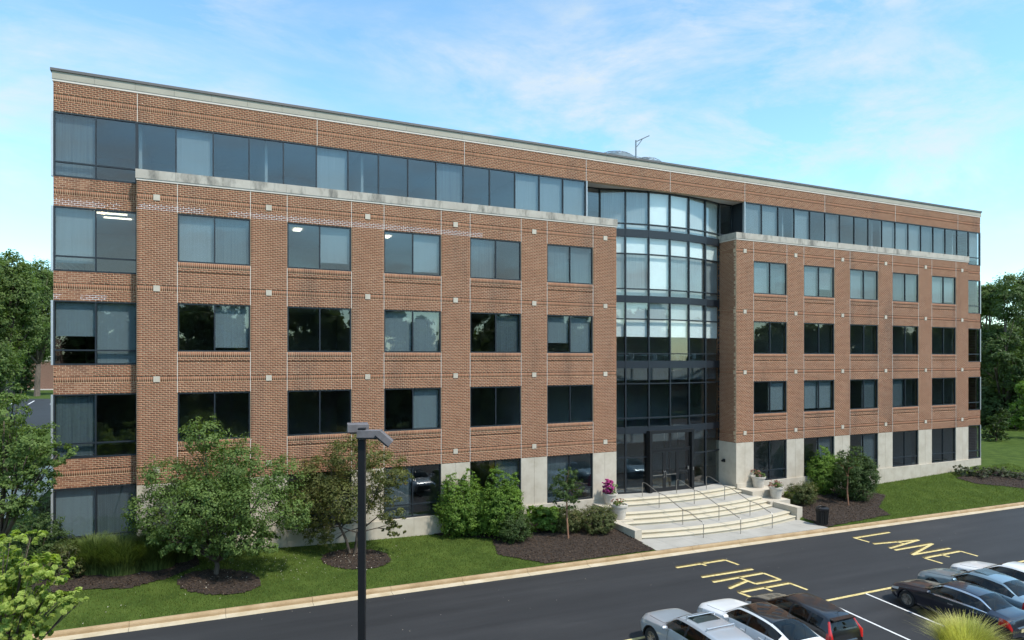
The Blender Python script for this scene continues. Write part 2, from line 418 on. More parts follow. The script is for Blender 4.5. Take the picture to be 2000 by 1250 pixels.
# kerb: cast segments with a gutter strip in front
kerb = empty('kerb'); kerb['kind'] = 'structure'
SEG = 3.05
kx = -12.0; i = 0
while kx < 110:
    x0, x1 = kx + 0.006, kx + SEG - 0.006
    n = 4; sec = [(-0.02, -0.1), (-0.02, 0.10), (0.0, 0.15), (0.03, 0.172), (0.14, 0.175), (0.15, 0.165), (0.15, -0.1)]
    mb = MB()
    for q in range(n+1):
        x = x0 + (x1-x0)*q/n; y = yc(x); z = road_z(x, y)
        for (dy, dz) in sec: mb.v.append((x, y+dy, z+dz))
    ns = len(sec)
    for q in range(n):
        for k in range(ns-1): mb.f.append((q*ns+k, (q+1)*ns+k, (q+1)*ns+k+1, q*ns+k+1))
    mb.f.append(tuple(range(ns))); mb.f.append(tuple(n*ns+k for k in range(ns))[::-1])
    mb.build('kerb_segment', M_kerb, kerb, smooth=False)
    g = MB()
    for q in range(n+1):
        x = x0 + (x1-x0)*q/n; y = yc(x)
        for dy, dz in ((-0.36, 0.005), (-0.36, 0.012), (-0.021, 0.018)): g.v.append((x, y+dy, road_z(x, y+dy)+dz))
    for q in range(n):
        for k in range(2): g.f.append((q*3+k, (q+1)*3+k, (q+1)*3+k+1, q*3+k+1))
    g.build('gutter_strip', M_gutter, kerb)
    kx += SEG

# ------------------------------------------------------------------ the office building
C = 3.91 / 48          # brick course
BL = 0.2149            # brick length with joint
HEAD = {1: 4.19, 2: 8.10, 3: 12.01, 4: 15.92, 5: 19.83}
BW = 63.16             # facade length
YB = -0.5              # front plane of the two projecting blocks
LB = (3.05, 27.42); RB = (36.56, 60.72)
bld = empty('office_building', (0, 0, 0))
tag(bld, 'long five storey red brick office building with ribbon windows and curved glass entrance', 'building')

SINGLES = []           # the largest bricks in the picture become objects of their own
class Bricks:
    """bricks on a vertical wall plane: o + u*U + n*N, N points outwards"""
    def __init__(s, o, U, N): s.o = np.array(o, float); s.U = np.array(U, float); s.N = np.array(N, float); s.items = []; s.backs = []
    def add(s, u0, u1, z0, z1, n): s.items.append((u0, u1, z0, z1, n))
    def row(s, u0, u1, z0, h, k, n=0.0):
        L_ = BL; off = (k % 2) * L_ / 2; j = 0.015
        a = math.floor((u0 + off) / L_) * L_ - off
        while a < u1 - 1e-6:
            p, q = max(a, u0), min(a + L_, u1)
            if p > u0 and p - u0 < 0.07: p = u0
            if u1 - q < 0.07: q = u1
            if q - p >= 0.07: s.add(p + j/2, q - j/2, z0 + j/2, z0 + h - j/2, n + random.uniform(-0.0015, 0.0015))
            a += L_
    def soldiers(s, u0, u1, z0, h, n=-0.02):
        m = max(1, round((u1-u0) / C)); w = (u1-u0) / m
        for i in range(m): s.add(u0 + i*w + 0.0075, u0 + (i+1)*w - 0.0075, z0 + 0.0075, z0 + h - 0.0075, n)
    def back(s, u0, u1, z0, z1, n): s.backs.append((u0, u1, z0, z1, n))
    def back_mesh(s, mb):
        for (u0, u1, z0, z1, n) in s.backs:
            c = s.o + (u0+u1)/2*s.U + (n-0.005-0.10)*s.N; c[2] += (z0+z1)/2
            mb.obox(c, s.U, s.N, (0, 0, 1), (u1-u0)/2, 0.10, (z1-z0)/2)
    def mesh(s, name, items=None):
        it = np.array(s.items if items is None else items)
        u0, u1, z0, z1, n = it.T; D = 0.055
        cu = [u0, u1, u1, u0, u0, u1, u1, u0]; cz = [z0, z0, z1, z1, z0, z0, z1, z1]; cn = [n, n, n, n, n-D, n-D, n-D, n-D]
        V = np.zeros((len(it), 8, 3))
        for k in range(8):
            V[:, k, :] = s.o + cu[k][:, None]*s.U + cn[k][:, None]*s.N; V[:, k, 2] += cz[k]
        q = np.array([[0,1,2,3],[3,2,6,7],[4,5,1,0],[1,5,6,2],[4,0,3,7]])
        if np.cross(s.U, [0,0,1]) @ s.N < 0: q = q[:, ::-1]
        Q = (q[None] + (np.arange(len(it))*8)[:, None, None]).reshape(-1, 4)
        rnd = np.repeat(np.clip(RNG.normal(0.52, 0.14, len(it)), 0, 1), 5)
        return np_mesh(name, V.reshape(-1, 3), Q, rnd)

def spandrel_rows(B, u_int, z, top, layout):
    """layout: list of ('r', n courses) | ('s',) | ('d',)"""
    k = 0
    for it in layout:
        if it[0] == 's':
            h = 3*C
            if z + h > top + 1e-3: h = max(0, top-z)
            if h < 0.03: return
            for a, b in u_int: B.soldiers(a, b, z, h)
            B.back(u_int[0][0], u_int[-1][1], z, z+h, -0.02)
            z += 3*C; k += 3
        elif it[0] == 'h':
            for a, b in u_int: B.soldiers(a, b, z, 3*C, 0.0)
            B.back(u_int[0][0], u_int[-1][1], z, z+3*C, 0.0)
            z += 3*C; k += 3
        else:
            for _ in range(it[1]):
                h = min(C, top - z)
                if h < 0.03: return
                for a, b in u_int: B.row(a, b, z, h, k, -0.028 if it[0] == 'd' else 0.0)
                B.back(u_int[0][0], u_int[-1][1], z, z+h, -0.028 if it[0] == 'd' else 0.0)
                z += C; k += 1

def backing(mb, x0, x1, z0, z1, yf, th=0.26): mb.box(x0+0.003, x1-0.003, yf + 0.12, yf + th, z0+0.002, z1-0.002)

JW = 0.026
def split(a, b, joints):
    pts = sorted(j for j in joints if a + 0.02 < j < b - 0.02); out = []; p = a
    for j in pts: out.append((p, j - JW/2)); p = j + JW/2
    out.append((p, b)); return out

def wall_part(mb, B, pick=False):
    B.back_mesh(mb); w = mb.build('brick_wall', M_mortar, bld)
    items = B.items
    if pick:
        c = []
        for it in items:
            p = B.o + (it[0]+it[1])/2*B.U; dx, dy = p[0]-CX, p[1]-CY
            c.append(dx*SA + dy*CA + 0.002*abs((it[2]+it[3])/2 - 9.0) + (100 if it[1]-it[0] < 0.19 else 0))
        order = np.argsort(c); sel = set(int(i) for i in order[:75])
        base = MB(); base.box(-0.5, 0.5, 0, 0.055, -0.5, 0.5); bm = base.mesh('brick'); bm.materials.append(M_brick1)
        for i in sel:
            u0, u1, z0, z1, n = items[i]
            o = bpy.data.objects.new('brick', bm); COL.objects.link(o); o.parent = w
            o.location = ((u0+u1)/2, B.o[1] - n, (z0+z1)/2); o.scale = (u1-u0, 1, z1-z0)
        rest = [it for i, it in enumerate(items) if i not in sel]
    else: rest = items
    obj('brickwork', B.mesh('brickwork', rest), M_brick, w, kind='stuff')
    return w

SP_END = [('r', 6), ('s',), ('r', 6)]
SP_BLK = [('r', 6), ('s',), ('r', 7), ('d', 1), ('r', 2)]
# left end bay and right end bay spandrels (plane Y = 0)
for (x0, x1, pick) in ((0.0, LB[0], True), (RB[1], BW, False)):
    for k in (1, 2, 3, 4):
        mb = MB(); B = Bricks((0, 0, 0), (1, 0, 0), (0, -1, 0))
        z0 = HEAD[k]; backing(mb, x0, x1, z0, z0 + 15*C, 0.0)
        spandrel_rows(B, [(x0, x1)], z0, z0 + 15*C, SP_END)
        wall_part(mb, B, pick)
# fascia over the fifth floor
FJ = [3.04, 10.6, 18.17, 25.68, 31.71, 37.78, 45.19, 52.68, 60.22]
mb = MB(); B = Bricks((0, 0, 0), (1, 0, 0), (0, -1, 0)); z0 = HEAD[5]
backing(mb, 0, BW, z0, 21.07, 0.0)
spandrel_rows(B, split(0, BW, FJ), z0, 21.07, SP_END)
wall_part(mb, B)
for j in FJ: MB().box(j-JW/2+0.001, j+JW/2-0.001, -0.006, 0.02, HEAD[5]+0.002, 21.07).build('sealant_joint', M_sealant, bld)

WL = [(4.60 + 4.565*i, 7.57 + 4.565*i) for i in range(5)]
WR = [(38.04 + 4.535*i, 41.0 + 4.535*i) for i in range(5)]
SQL = [3.8, 8.36, 12.92, 17.49, 22.06, 26.66]; SQR = [37.3, 41.82, 46.36, 50.9, 55.44, 59.93]
def block(x0, x1, wins, squares):
    mb = MB(); B = Bricks((0, YB, 0), (1, 0, 0), (0, -1, 0)); top = 17.20
    joints = [v for w in wins for v in w]
    for k in (1, 2, 3, 4):
        z0 = HEAD[k]; zt = z0 + 22*C if k < 4 else top
        backing(mb, x0, x1, z0, zt, YB)
        # upper half of the spandrel differs under the windows (soldier sill) and at the piers
        if k < 4:
            segs = split(x0, x1, joints)
            spandrel_rows(B, segs, z0, z0 + 16*C, [('r', 6), ('s',), ('r', 7)])
            for a, b in segs:
                mid = (a+b)/2; inw = any(w0 < mid < w1 for w0, w1 in wins)
                spandrel_rows(B, [(a, b)], z0 + 16*C, zt, [('d', 1), ('r', 2), ('h',)] if inw else [('r', 6)])
        else: spandrel_rows(B, split(x0, x1, joints), z0, zt, [('r', 6), ('s',), ('r', 8)])
        for j in joints: MB().box(j-JW/2+0.001, j+JW/2-0.001, YB-0.006, YB+0.02, z0+0.002, zt-0.002).build('sealant_joint', M_sealant, bld)
        for s in squares: MB().box(s-0.125, s+0.125, YB-0.018, YB+0.05, z0+6*C-0.01, z0+9*C-0.005).build('stone_square', M_stone, bld)
        if k > 1:
            zb = HEAD[k-1] + 22*C
            edges = [x0] + joints + [x1]
            for a, b in zip(edges[0::2], edges[1::2]):
                backing(mb, a, b, zb, z0, YB)
                B.back(a, b, zb, z0, 0.0)
                for r_ in range(26): B.row(a + (0.004 if a > x0 else 0), b - (0.004 if b < x1 else 0), zb + r_*C, C, r_ + 22)
    wall_part(mb, B)
    # coping stones with a pale drip strip
    n = 16; w = (x1 - x0 + 0.1) / n
    for i in range(n):
        MB().box(x0-0.05+i*w+0.004, x0-0.05+(i+1)*w-0.004, YB-0.05, YB+0.42, 17.285, 17.67).build('coping_stone', M_coping, bld)
    MB().box(x0-0.02, x1+0.02, YB-0.025, YB+0.3, 17.2, 17.284).build('drip_strip', M_pale, bld)
    MB().box(x0+0.2, x1-0.2, YB+0.3, 0.08, 17.0, 17.3).build('terrace_roof', M_roof, bld)
block(LB[0], LB[1], WL, SQL); block(RB[0], RB[1], WR, SQR)
# side returns of the blocks
for (xf, N, y0, y1) in ((RB[0], (-1, 0, 0), YB, 1.35), (LB[1], (1, 0, 0), YB, 1.35), (LB[0], (-1, 0, 0), YB, 0.0), (RB[1], (1, 0, 0), YB, 0.0)):
    B = Bricks((xf, 0, 0), (0, 1, 0), N); mb = MB(); d = -N[0]
    xa, xb = sorted((xf + d*0.12, xf + d*0.2))
    mb.box(xa, xb, y0 + 0.265, y1-0.01, HEAD[1]+0.01, 17.19)
    for k in (1, 2, 3, 4):
        z0 = HEAD[k]; zt = z0 + 48*C if k < 4 else 17.2
        spandrel_rows(B, [(y0+0.06, y1)], z0, zt, [('r', 6), ('s',), ('r', 39)])
    wall_part(mb, B)
    if y1 > 1:
        mb = MB(); xa, xb = sorted((xf + N[0]*0.05, xf + d*0.3)); mb.box(xa, xb, YB+0.423, y1, 17.285, 17.67); mb.build('coping_stone', M_coping, bld)
        xa, xb = sorted((xf + N[0]*0.025, xf + d*0.3)); MB().box(xa, xb, YB+0.302, y1, 17.2, 17.284).build('drip_strip', M_pale, bld)
        xa, xb = sorted((xf + N[0]*0.012, xf + d*0.2)); MB().box(xa, xb, YB+0.12, y1, 0.3, HEAD[1]-0.004).build('stone_return', M_stone, bld)

# roof fascia stones and metal cap
n = 42; w = (BW + 0.1) / n
for i in range(n): MB().box(-0.05+i*w+0.004, -0.05+(i+1)*w-0.004, -0.04, 0.3, 21.16, 21.47).build('fascia_stone', M_stone_top, bld)
MB().box(-0.03, BW+0.03, -0.022, 0.3, 21.07, 21.155).build('drip_strip', M_pale, bld)
MB().box(-0.10, BW+0.10, -0.09, 0.4, 21.475, 21.585).build('roof_cap', M_cap, bld)
MB().box(0.3, BW-0.3, 0.35, 24.5, 20.6, 20.9).build('roof_deck', M_roof, bld)
# other walls (end walls and back), plain
mb = MB(); mb.box(0.0, 0.22, 0.26, 24.9, 0.3, 21.07); mb.box(BW-0.22, BW, 0.26, 24.9, 0.3, 21.07); mb.box(0.23, BW-0.23, 24.7, 24.9, 0.3, 21.07)
def plain_brick():
    m, nt, N, L, b = nodes('far_brick')
    t = N.new('ShaderNodeTexCoord'); mpp = N.new('ShaderNodeMapping'); mpp.inputs['Rotation'].default_value = (R(90), 0, R(90))
    br = N.new('ShaderNodeTexBrick'); br.inputs['Scale'].default_value = 1.0; br.inputs['Brick Width'].default_value = BL; br.inputs['Row Height'].default_value = C
    br.inputs['Mortar Size'].default_value = 0.006
    br.inputs['Color1'].default_value = (0.20, 0.085, 0.055, 1); br.inputs['Color2'].default_value = (0.15, 0.06, 0.04, 1); br.inputs['Mortar'].default_value = (0.45, 0.35, 0.25, 1)
    L.new(t.outputs['Object'], mpp.inputs['Vector']); L.new(mpp.outputs['Vector'], br.inputs['Vector']); L.new(br.outputs['Color'], b.inputs['Base Color']); b.inputs['Roughness'].default_value = 0.9
    return m
M_brickfar = plain_brick()
mb.build('end_wall', M_brickfar, bld)
mb = MB(); mb.box(-0.04, 0.3, 0.3, 24.95, 21.16, 21.47); mb.box(BW-0.3, BW+0.04, 0.31, 24.95, 21.16, 21.47); mb.box(0.31, BW-0.31, 24.65, 24.95, 21.16, 21.47); mb.build('fascia_return', M_stone_top, bld)

# ground floor stone
def ground_stone(x0, x1, wins):
    edges = [x0] + [v for w in wins for v in w] + [x1]
    for a, b in zip(edges[0::2], edges[1::2]):
        m_ = (a+b)/2
        for p, q in ((a, m_-0.006), (m_+0.006, b)):      # two slabs with an open joint
            MB().box(p, q, YB+0.0, YB+0.3, 1.6, HEAD[1]-0.004).build('stone_slab', M_stone, bld)
    m = 12; w = (x1-x0)/m
    for i in range(m): MB().box(x0+i*w+0.004, x0+(i+1)*w-0.004, YB-0.09, YB+0.32, -0.4, 1.595).build('plinth_stone', M_stone, bld)
ground_stone(LB[0], LB[1], WL); ground_stone(RB[0], RB[1], WR)
MB().box(0.0, LB[0]-0.01, -0.06, 0.3, -0.2, 1.495).build('plinth_stone', M_stone, bld)
MB().box(RB[1]+0.01, BW, -0.06, 0.3, -0.2, 1.495).build('plinth_stone', M_stone, bld)

# ---- windows: frame, panes, blinds
def window(panes, z0, z1, y, transom=None, blinds='', glass=None, fr=0.055, cap=False, head=0.05):
    """panes: list of x edges; one letter of blinds for each pane: b light, m grey, h half, w white, - none"""
    x0, x1 = panes[0], panes[-1]
    wdw = empty('window', ((x0+x1)/2, y, z0), bld); ox, oy, oz = (x0+x1)/2, y, z0
    f = MB(); d0, d1 = -0.03, 0.07
    zz0, zz1 = 0.0, z1 - z0
    f.box(x0-ox, x1-ox, d0-0.02, d1, zz0+0.001, zz0+0.06); f.box(x0-ox, x1-ox, d0-0.01, d1, zz1-head, zz1-0.001)
    for i, p in enumerate(panes):
        a = p - (0 if i == 0 else fr if i == len(panes)-1 else fr/2); b = a + fr
        f.box(a-ox, b-ox, d0, d1+0.001, zz0+0.061, zz1-head-0.001)
    f.build('frame', M_frame, wdw)
    for i in range(len(panes)-1):
        a = panes[i] + (fr if i == 0 else fr/2); b = panes[i+1] - (fr if i == len(panes)-2 else fr/2)
        cells = [(zz0+0.061, zz1-head-0.001)]
        if transom:
            MB().box(a-ox+0.001, b-ox-0.001, d0-0.004, d1-0.004, transom-z0-0.03, transom-z0+0.03).build('transom', M_frame, wdw)
            cells = [(cells[0][0], transom-z0-0.031), (transom-z0+0.031, cells[0][1])]
        for c0, c1 in cells:
            m = MB(); m.box(-(b-a)/2, (b-a)/2, -0.006, 0.006, -(c1-c0)/2, (c1-c0)/2)
            p = m.build('pane', glass or M_glass, wdw); p.location = ((a+b)/2-ox, 0.02, (c0+c1)/2)
            p.rotation_euler = (R(random.gauss(0, 0.10)), 0, R(random.gauss(0, 0.10)))
        bl = blinds[i] if i < len(blinds) else '-'
        if bl in 'bmhw':
            zb = zz0 + 0.07 + (random.choice((0, 0, 0, 0.12, 0.3, 0.5)) if bl == 'b' else 0)
            if bl == 'h': zb = zz0 + (zz1-zz0)*0.45
            mt = {'b': M_blind, 'm': M_blindd, 'h': M_blind, 'w': M_shade}[bl]
            s = MB(); ns = max(4, int((b-a)/0.11)); ww = (b-a-0.02)/ns
            if bl in 'bm':
                for k in range(ns): s.obox((a-ox+0.01+(k+0.5)*ww, 0.17, (zb+zz1-head)/2), (math.cos(0.07), math.sin(0.07), 0), (-math.sin(0.07), math.cos(0.07), 0), (0, 0, 1), ww*0.515, 0.0015, (zz1-head-zb)/2)
            else: s.box(a-ox+0.01, b-ox-0.01, 0.15, 0.156, zb, zz1-head)
            s.build('blind', mt, wdw)
    return wdw

SILL = {k: HEAD[k] - 48*C + 22*C for k in (2, 3, 4)}
WINS_L = {4: ['bm', '-b', '-b', 'm-', 'mm'], 3: ['-b', '--', 'bb', '-m', 'bb'], 2: ['--', '--', '-b', '--', '--'], 1: ['--', '--', 'm-', '-m', 'm-']}
WINS_R = {4: ['bm', 'bb', 'bm', 'mm', 'bb'], 3: ['--', '--', '--', '--', '--'], 2: ['-b', 'bb', '-m', 'm-', '--'], 1: ['--', '-m', '-m', '--', '--']}
for wins, tab in ((WL, WINS_L), (WR, WINS_R)):
    for k in (2, 3, 4):
        for i, (a, b) in enumerate(wins): window([a+0.012, (a+b)/2, b-0.012], SILL[k]+0.003, HEAD[k]-0.003, YB+0.06, None, tab[k][i])
    for i, (a, b) in enumerate(wins): window([a+0.002, (a+b)/2, b-0.002], 1.602, HEAD[1]-0.003, YB+0.10, 2.25, tab[1][i])
EB = {5: 'm-', 4: 'b-', 3: 'hb', 2: 'm-', 1: 'bm'}
for k in (1, 2, 3, 4):
    zs = HEAD[k] - 33*C if k > 1 else 1.5
    window([-0.0, 1.50, LB[0]-0.02], zs+0.003, HEAD[k]-0.003, 0.04, zs+0.62, EB[k])
    window([RB[1]+0.02, BW-0.02] if True else [], zs+0.003, HEAD[k]-0.003, 0.04, zs+0.62, '-')
    for x in (-0.085, BW+0.004): MB().box(x, x+0.08, 0.0, 0.16, zs+0.003, HEAD[k]-0.003).build('corner_trim', M_frame_lt, bld)
z5 = HEAD[5] - 33*C
for x in (-0.085, BW+0.004): MB().box(x, x+0.08, 0.0, 0.16, z5+0.003, HEAD[5]-0.003).build('corner_trim', M_frame_lt, bld)
window([0.0, 1.50, 3.02], z5+0.003, HEAD[5]-0.003, 0.04, z5+0.62, 'm-')
MD = 25.67 / 17
window([3.02] + [MD*i for i in range(3, 18)], z5+0.003, HEAD[5]-0.003, 0.04, None, '-b---b---m--bbb')
xr = [37.79 + (BW-0.02-37.79)*i/17 for i in range(18)]
window(xr[:17], z5+0.003, HEAD[5]-0.003, 0.04, None, 'bb-b-m---bbbmm--')
window(xr[16:], z5+0.003, HEAD[5]-0.003, 0.04, z5+0.62, 'b')
for x in (25.69, 37.74): MB().box(x, x+0.06, -0.02, 0.16, z5, HEAD[5]-0.002).build('edge_trim', M_frame_lt, bld)

# ---- curved curtain wall
XC, SPX, RA, Y0A = 31.95, 1.55, 15.0, 0.35
def arc(k):
    dx = k * SPX; return (XC + dx, Y0A + RA - math.sqrt(RA*RA - dx*dx))
AP = [arc(k) for k in range(-3, 4)]
YE = AP[0][1]
AP = [(25.78, YE+0.05)] + AP + [(37.72, YE+0.05)]
cw = empty('curtain_wall', (XC, Y0A, 1.4), bld)
OX, OY, OZ = XC, Y0A, 1.4
rowsz = [1.42, 4.14, 5.20, 5.97, 8.06, 9.10, 9.89, 12.0, 13.06, 13.83, 15.96, 17.06, 17.78, 19.80]
bands = {2: (5.02, 5.42), 5: (9.0, 9.46), 8: (13.0, 13.42), 11: (16.98, 17.44)}    # dark spandrel bands
def seg_frame(i):
    (xa, ya), (xb, yb) = AP[i], AP[i+1]; d = Vector((xb-xa, yb-ya, 0)); L_ = d.length; d.normalize(); nrm = Vector((d.y, -d.x, 0))
    return Vector(((xa+xb)/2-OX, (ya+yb)/2-OY, 0)), d, nrm, L_
for i, (x, y) in enumerate(AP):
    lo = 1.42 if 0 < i < len(AP)-1 else 17.0
    m = MB().box(x-OX-0.04, x-OX+0.04, y-OY-0.07, y-OY+0.08, lo-OZ, 19.80-OZ); m.build('mullion', M_frame, cw)
SH = {}   # white or grey shades behind panes, by (segment, row)
for s in range(1, 7):
    SH[(s, 9)] = 'w'; SH[(s, 12)] = 'b'; SH[(s, 6)] = 'b'; SH[(s, 7)] = 'x'
    SH[(s, 10)] = 'w' if False else 'b'
SH[(3, 9)] = 'w'
white = lambda s, r: SH.__setitem__((s, r), 'w')
for s in range(1, 7): white(s, 10+0) if False else None
cells = [(4.17, 5.02, 0), (5.42, 5.94, 1), (6.0, 8.03, 2), (8.09, 9.0, 3), (9.46, 9.86, 4), (9.92, 11.97, 5), (12.03, 13.0, 6), (13.42, 13.80, 7), (13.86, 15.93, 8), (15.99, 16.98, 9), (17.44, 17.75, 10), (17.81, 19.77, 11)]
# shade kind for each visible segment (1..6) in each storey
SHADE = {11: 'mmmwwbb', 10: 'bbbbbbb', 9: 'wwwwwww', 8: 'mmmwmmm', 7: 'bbbbmmm', 6: 'bbbbbbb', 5: 'hhhhhhh', 4: '-------', 3: '-------', 2: '-------', 1: '-------'}
for i in range(len(AP)-1):
    c, d, nrm, L_ = seg_frame(i); side = i in (0, len(AP)-2)
    def put(name, mat, z0, z1, off, th, w=None, parent=cw):
        m = MB(); m.obox((0, 0, 0), d, nrm, (0, 0, 1), (w or L_-0.082)/2, th/2, (z1-z0)/2)
        o = m.build(name, mat, parent); o.location = (c.x + nrm.x*off, c.y + nrm.y*off, (z0+z1)/2-OZ); return o
    for z0, z1 in bands.values():
        if not side or z0 > 16: put('spandrel_band', M_frame, z0, z1, 0.02, 0.10)
    for zt in (5.97, 8.06, 9.89, 12.0, 13.83, 15.96, 17.78):
        if not side or zt > 17: put('transom', M_frame, zt-0.03, zt+0.03, 0.03, 0.09)
    put('head_rail', M_frame, 19.77, 19.825, 0.02, 0.1)
    for z0, z1, r_ in cells:
        if side and r_ < 10: continue
        if r_ == 0: continue
        p = put('pane', M_clear if r_ > 4 else M_glass, z0+0.001, z1-0.001, 0.0, 0.012)
        p.rotation_euler = (R(random.gauss(0, 0.08)), 0, R(random.gauss(0, 0.08)))
        sh = SHADE.get(r_, '-------')[min(i, 6)] if not side else '-'
        if sh in 'wbm': put('shade', {'w': M_shade, 'b': M_blind, 'm': M_blindd}[sh], z0+0.01, z1-0.01, -0.14, 0.006, L_-0.09)
        if sh == 'h': put('shade', M_shade, z0+1.0, z1-0.01, -0.14, 0.006, L_-0.09)
# entrance level: side glazing, black portal, double doors
for i in (1, 2, 5, 6):
    c, d, nrm, L_ = seg_frame(i)
    for z0, z1 in ((1.50, 3.55), (3.62, 5.01)):
        m = MB(); m.obox((0, 0, 0), d, nrm, (0, 0, 1), (L_-0.082)/2, 0.006, (z1-z0)/2); o = m.build('pane', M_glass, cw); o.location = (c.x, c.y, (z0+z1)/2-OZ)
    for z0, z1 in ((1.42, 1.50), (3.55, 3.62)):
        m = MB(); m.obox((0, 0, 0), d, nrm, (0, 0, 1), (L_-0.082)/2, 0.05, (z1-z0)/2); o = m.build('transom', M_frame, cw); o.location = (c.x, c.y, (z0+z1)/2-OZ)
ent = empty('entrance_portal', (XC, 0.2, 1.4), bld)
pw = 1.62
MB().box(-pw-0.08, -pw+0.1, -0.12, 0.55, 0.02, 3.6).build('portal_jamb', M_black, ent)
MB().box(pw-0.1, pw+0.08, -0.12, 0.55, 0.02, 3.6).build('portal_jamb', M_black, ent)
MB().box(-pw-0.10, pw+0.10, -0.14, 0.56, 3.601, 3.78).build('portal_head', M_black, ent)
MB().box(-pw+0.101, pw-0.101, 0.0, 0.1, 2.55, 2.68).build('door_head', M_black, ent)
for k in range(3):
    a = -pw+0.11 + k*((2*pw-0.22)/3); b = a + (2*pw-0.22)/3
    MB().box(a+0.03, b-0.03, 0.04, 0.052, 2.69, 3.59).build('pane', M_glass, ent)
dw = (2*pw-0.22)/3
for k in range(3):
    a = -pw+0.112 + k*dw; b = a + dw - 0.006
    dr = empty('door' if k < 2 else 'side_panel', (XC + a, 0.25, 1.43), bld); w_ = b-a
    f = MB(); f.box(0, 0.11, -0.03, 0.03, 0, 2.51); f.box(w_-0.11, w_, -0.03, 0.03, 0, 2.51); f.box(0.111, w_-0.111, -0.029, 0.029, 0, 0.22); f.box(0.111, w_-0.111, -0.029, 0.029, 2.4, 2.51)
    f.build('door_frame', M_black, dr)
    MB().box(0.111, w_-0.111, -0.006, 0.006, 0.221, 2.399).build('pane', M_glass, dr)
    if k < 2:
        hx = w_-0.055 if k == 0 else 0.055
        MB().tube([(hx, -0.03, 0.85), (hx, -0.10, 0.87), (hx, -0.10, 1.20), (hx, -0.03, 1.22)], 0.016, 8).build('handle', M_chrome, dr, True)
        MB().box(0.12, w_-0.12, -0.05, -0.035, 0.98, 1.03).build('push_bar', M_steel, dr)
MB().box(1.26, 1.36, -0.03, -0.01, 1.25, 1.45).build('card_reader', M_steel, ent); MB().box(1.58, 1.66, -0.15, -0.121, 1.2, 1.4).build('card_reader', M_steel, ent)
# recess: soffit and dark glazed cheeks at the fifth floor
MB().box(25.70, 37.78, 0.24, 3.0, HEAD[5]+0.005, HEAD[5]+0.08).build('soffit', M_soffit, bld)
for x in (25.66, 37.79): MB().box(x-0.02, x+0.02, 0.17, YE+0.1, z5, HEAD[5]-0.002).build('recess_panel', M_frame, bld)
MB().box(26.0, 37.6, YE+0.2, YE+0.5, 16.98, 17.2).build('recess_ledge', M_roof, bld)

# ---- interior: slabs, ceilings, back wall, partitions, lit ceiling lamps
MB().box(0.3, BW-0.3, 0.36, 12.0, 0.4, 1.38).build('ground_slab', M_carpet, bld)
for k in (1, 2, 3, 4):
    za, zb = HEAD[k] + 0.12, HEAD[k] + 0.95
    for (x0, x1, y0) in ((0.25, 3.2, 0.30), (3.25, 27.1, -0.20), (36.9, 60.5, -0.20), (60.55, BW-0.25, 0.30)):
        MB().box(x0, x1, y0, 12.0, za+0.02, zb).build('floor_slab', M_carpet, bld)
        MB().box(x0+0.002, x1-0.002, y0+0.05, 11.9, za-0.01, za+0.018).build('ceiling', M_ceil, bld)
    MB().box(27.12, 36.88, YE+0.35, 12.0, za+0.02, zb).build('floor_slab', M_carpet, bld)
MB().box(0.3, BW-0.3, 0.5, 11.9, HEAD[5]+0.1, HEAD[5]+0.14).build('ceiling', M_ceil, bld)
MB().box(0.25, BW-0.25, 7.01, 7.2, 0.4, 20.5).build('core_wall', M_inwall, bld)
for x in (3.12, 8.35, 12.9, 17.5, 22.05, 41.8, 46.35, 50.9, 55.45, 60.5):
    MB().box(x-0.06, x+0.06, 0.6, 7.0, 1.39, 20.0).build('partition', M_inwall, bld)
for (x, y, w, d_, k) in ((1.0, 1.3, 1.4, 0.12, 4), (2.05, 1.3, 1.0, 0.12, 4), (2.1, 2.3, 1.1, 0.12, 4), (9.9, 1.6, 0.35, 0.7, 4), (14.4, 1.6, 0.35, 0.7, 4), (19.2, 2.0, 0.7, 0.14, 4),):
    zc = HEAD[k] + 0.1; MB().box(x-w/2, x+w/2, y-d_/2, y+d_/2, zc-0.04, zc-0.012).build('ceiling_lamp', M_lamp, bld)
# cafe tables and chairs behind the curtain wall on the third floor
for i, x in enumerate((29.4, 31.2, 33.0, 34.4)):
    fz = HEAD[2] + 0.95; y = 2.1
    t = empty('cafe_table', (x, y, fz)); tag(t, 'white cafe table behind the curved glass on the third floor', 'table', 'cafe tables behind the curved glass')
    MB().box(-0.42, 0.42, -0.42, 0.42, 0.72, 0.75).build('tabletop', M_shade, t)
    MB().tube([(0, 0, 0.03), (0, 0, 0.72)], 0.035).build('pedestal', M_steel, t); MB().lathe([(0, 0), (0.28, 0), (0.28, 0.02), (0.03, 0.03)]).build('base', M_steel, t)
    c = empty('cafe_chair', (x + 0.75, y, fz)); tag(c, 'pale cafe chair beside a white table behind the curved glass', 'chair', 'cafe chairs behind the curved glass')
    MB().box(-0.2, 0.2, -0.2, 0.2, 0.44, 0.47).build('seat', M_shade, c); MB().box(0.18, 0.21, -0.2, 0.2, 0.55, 0.88).build('backrest', M_shade, c)
    for sx in (-0.18, 0.18):
        for sy in (-0.18, 0.18): MB().tube([(sx, sy, 0), (sx, sy, 0.44 if sx < 0 else 0.86)], 0.012, 6).build('leg', M_steel, c)

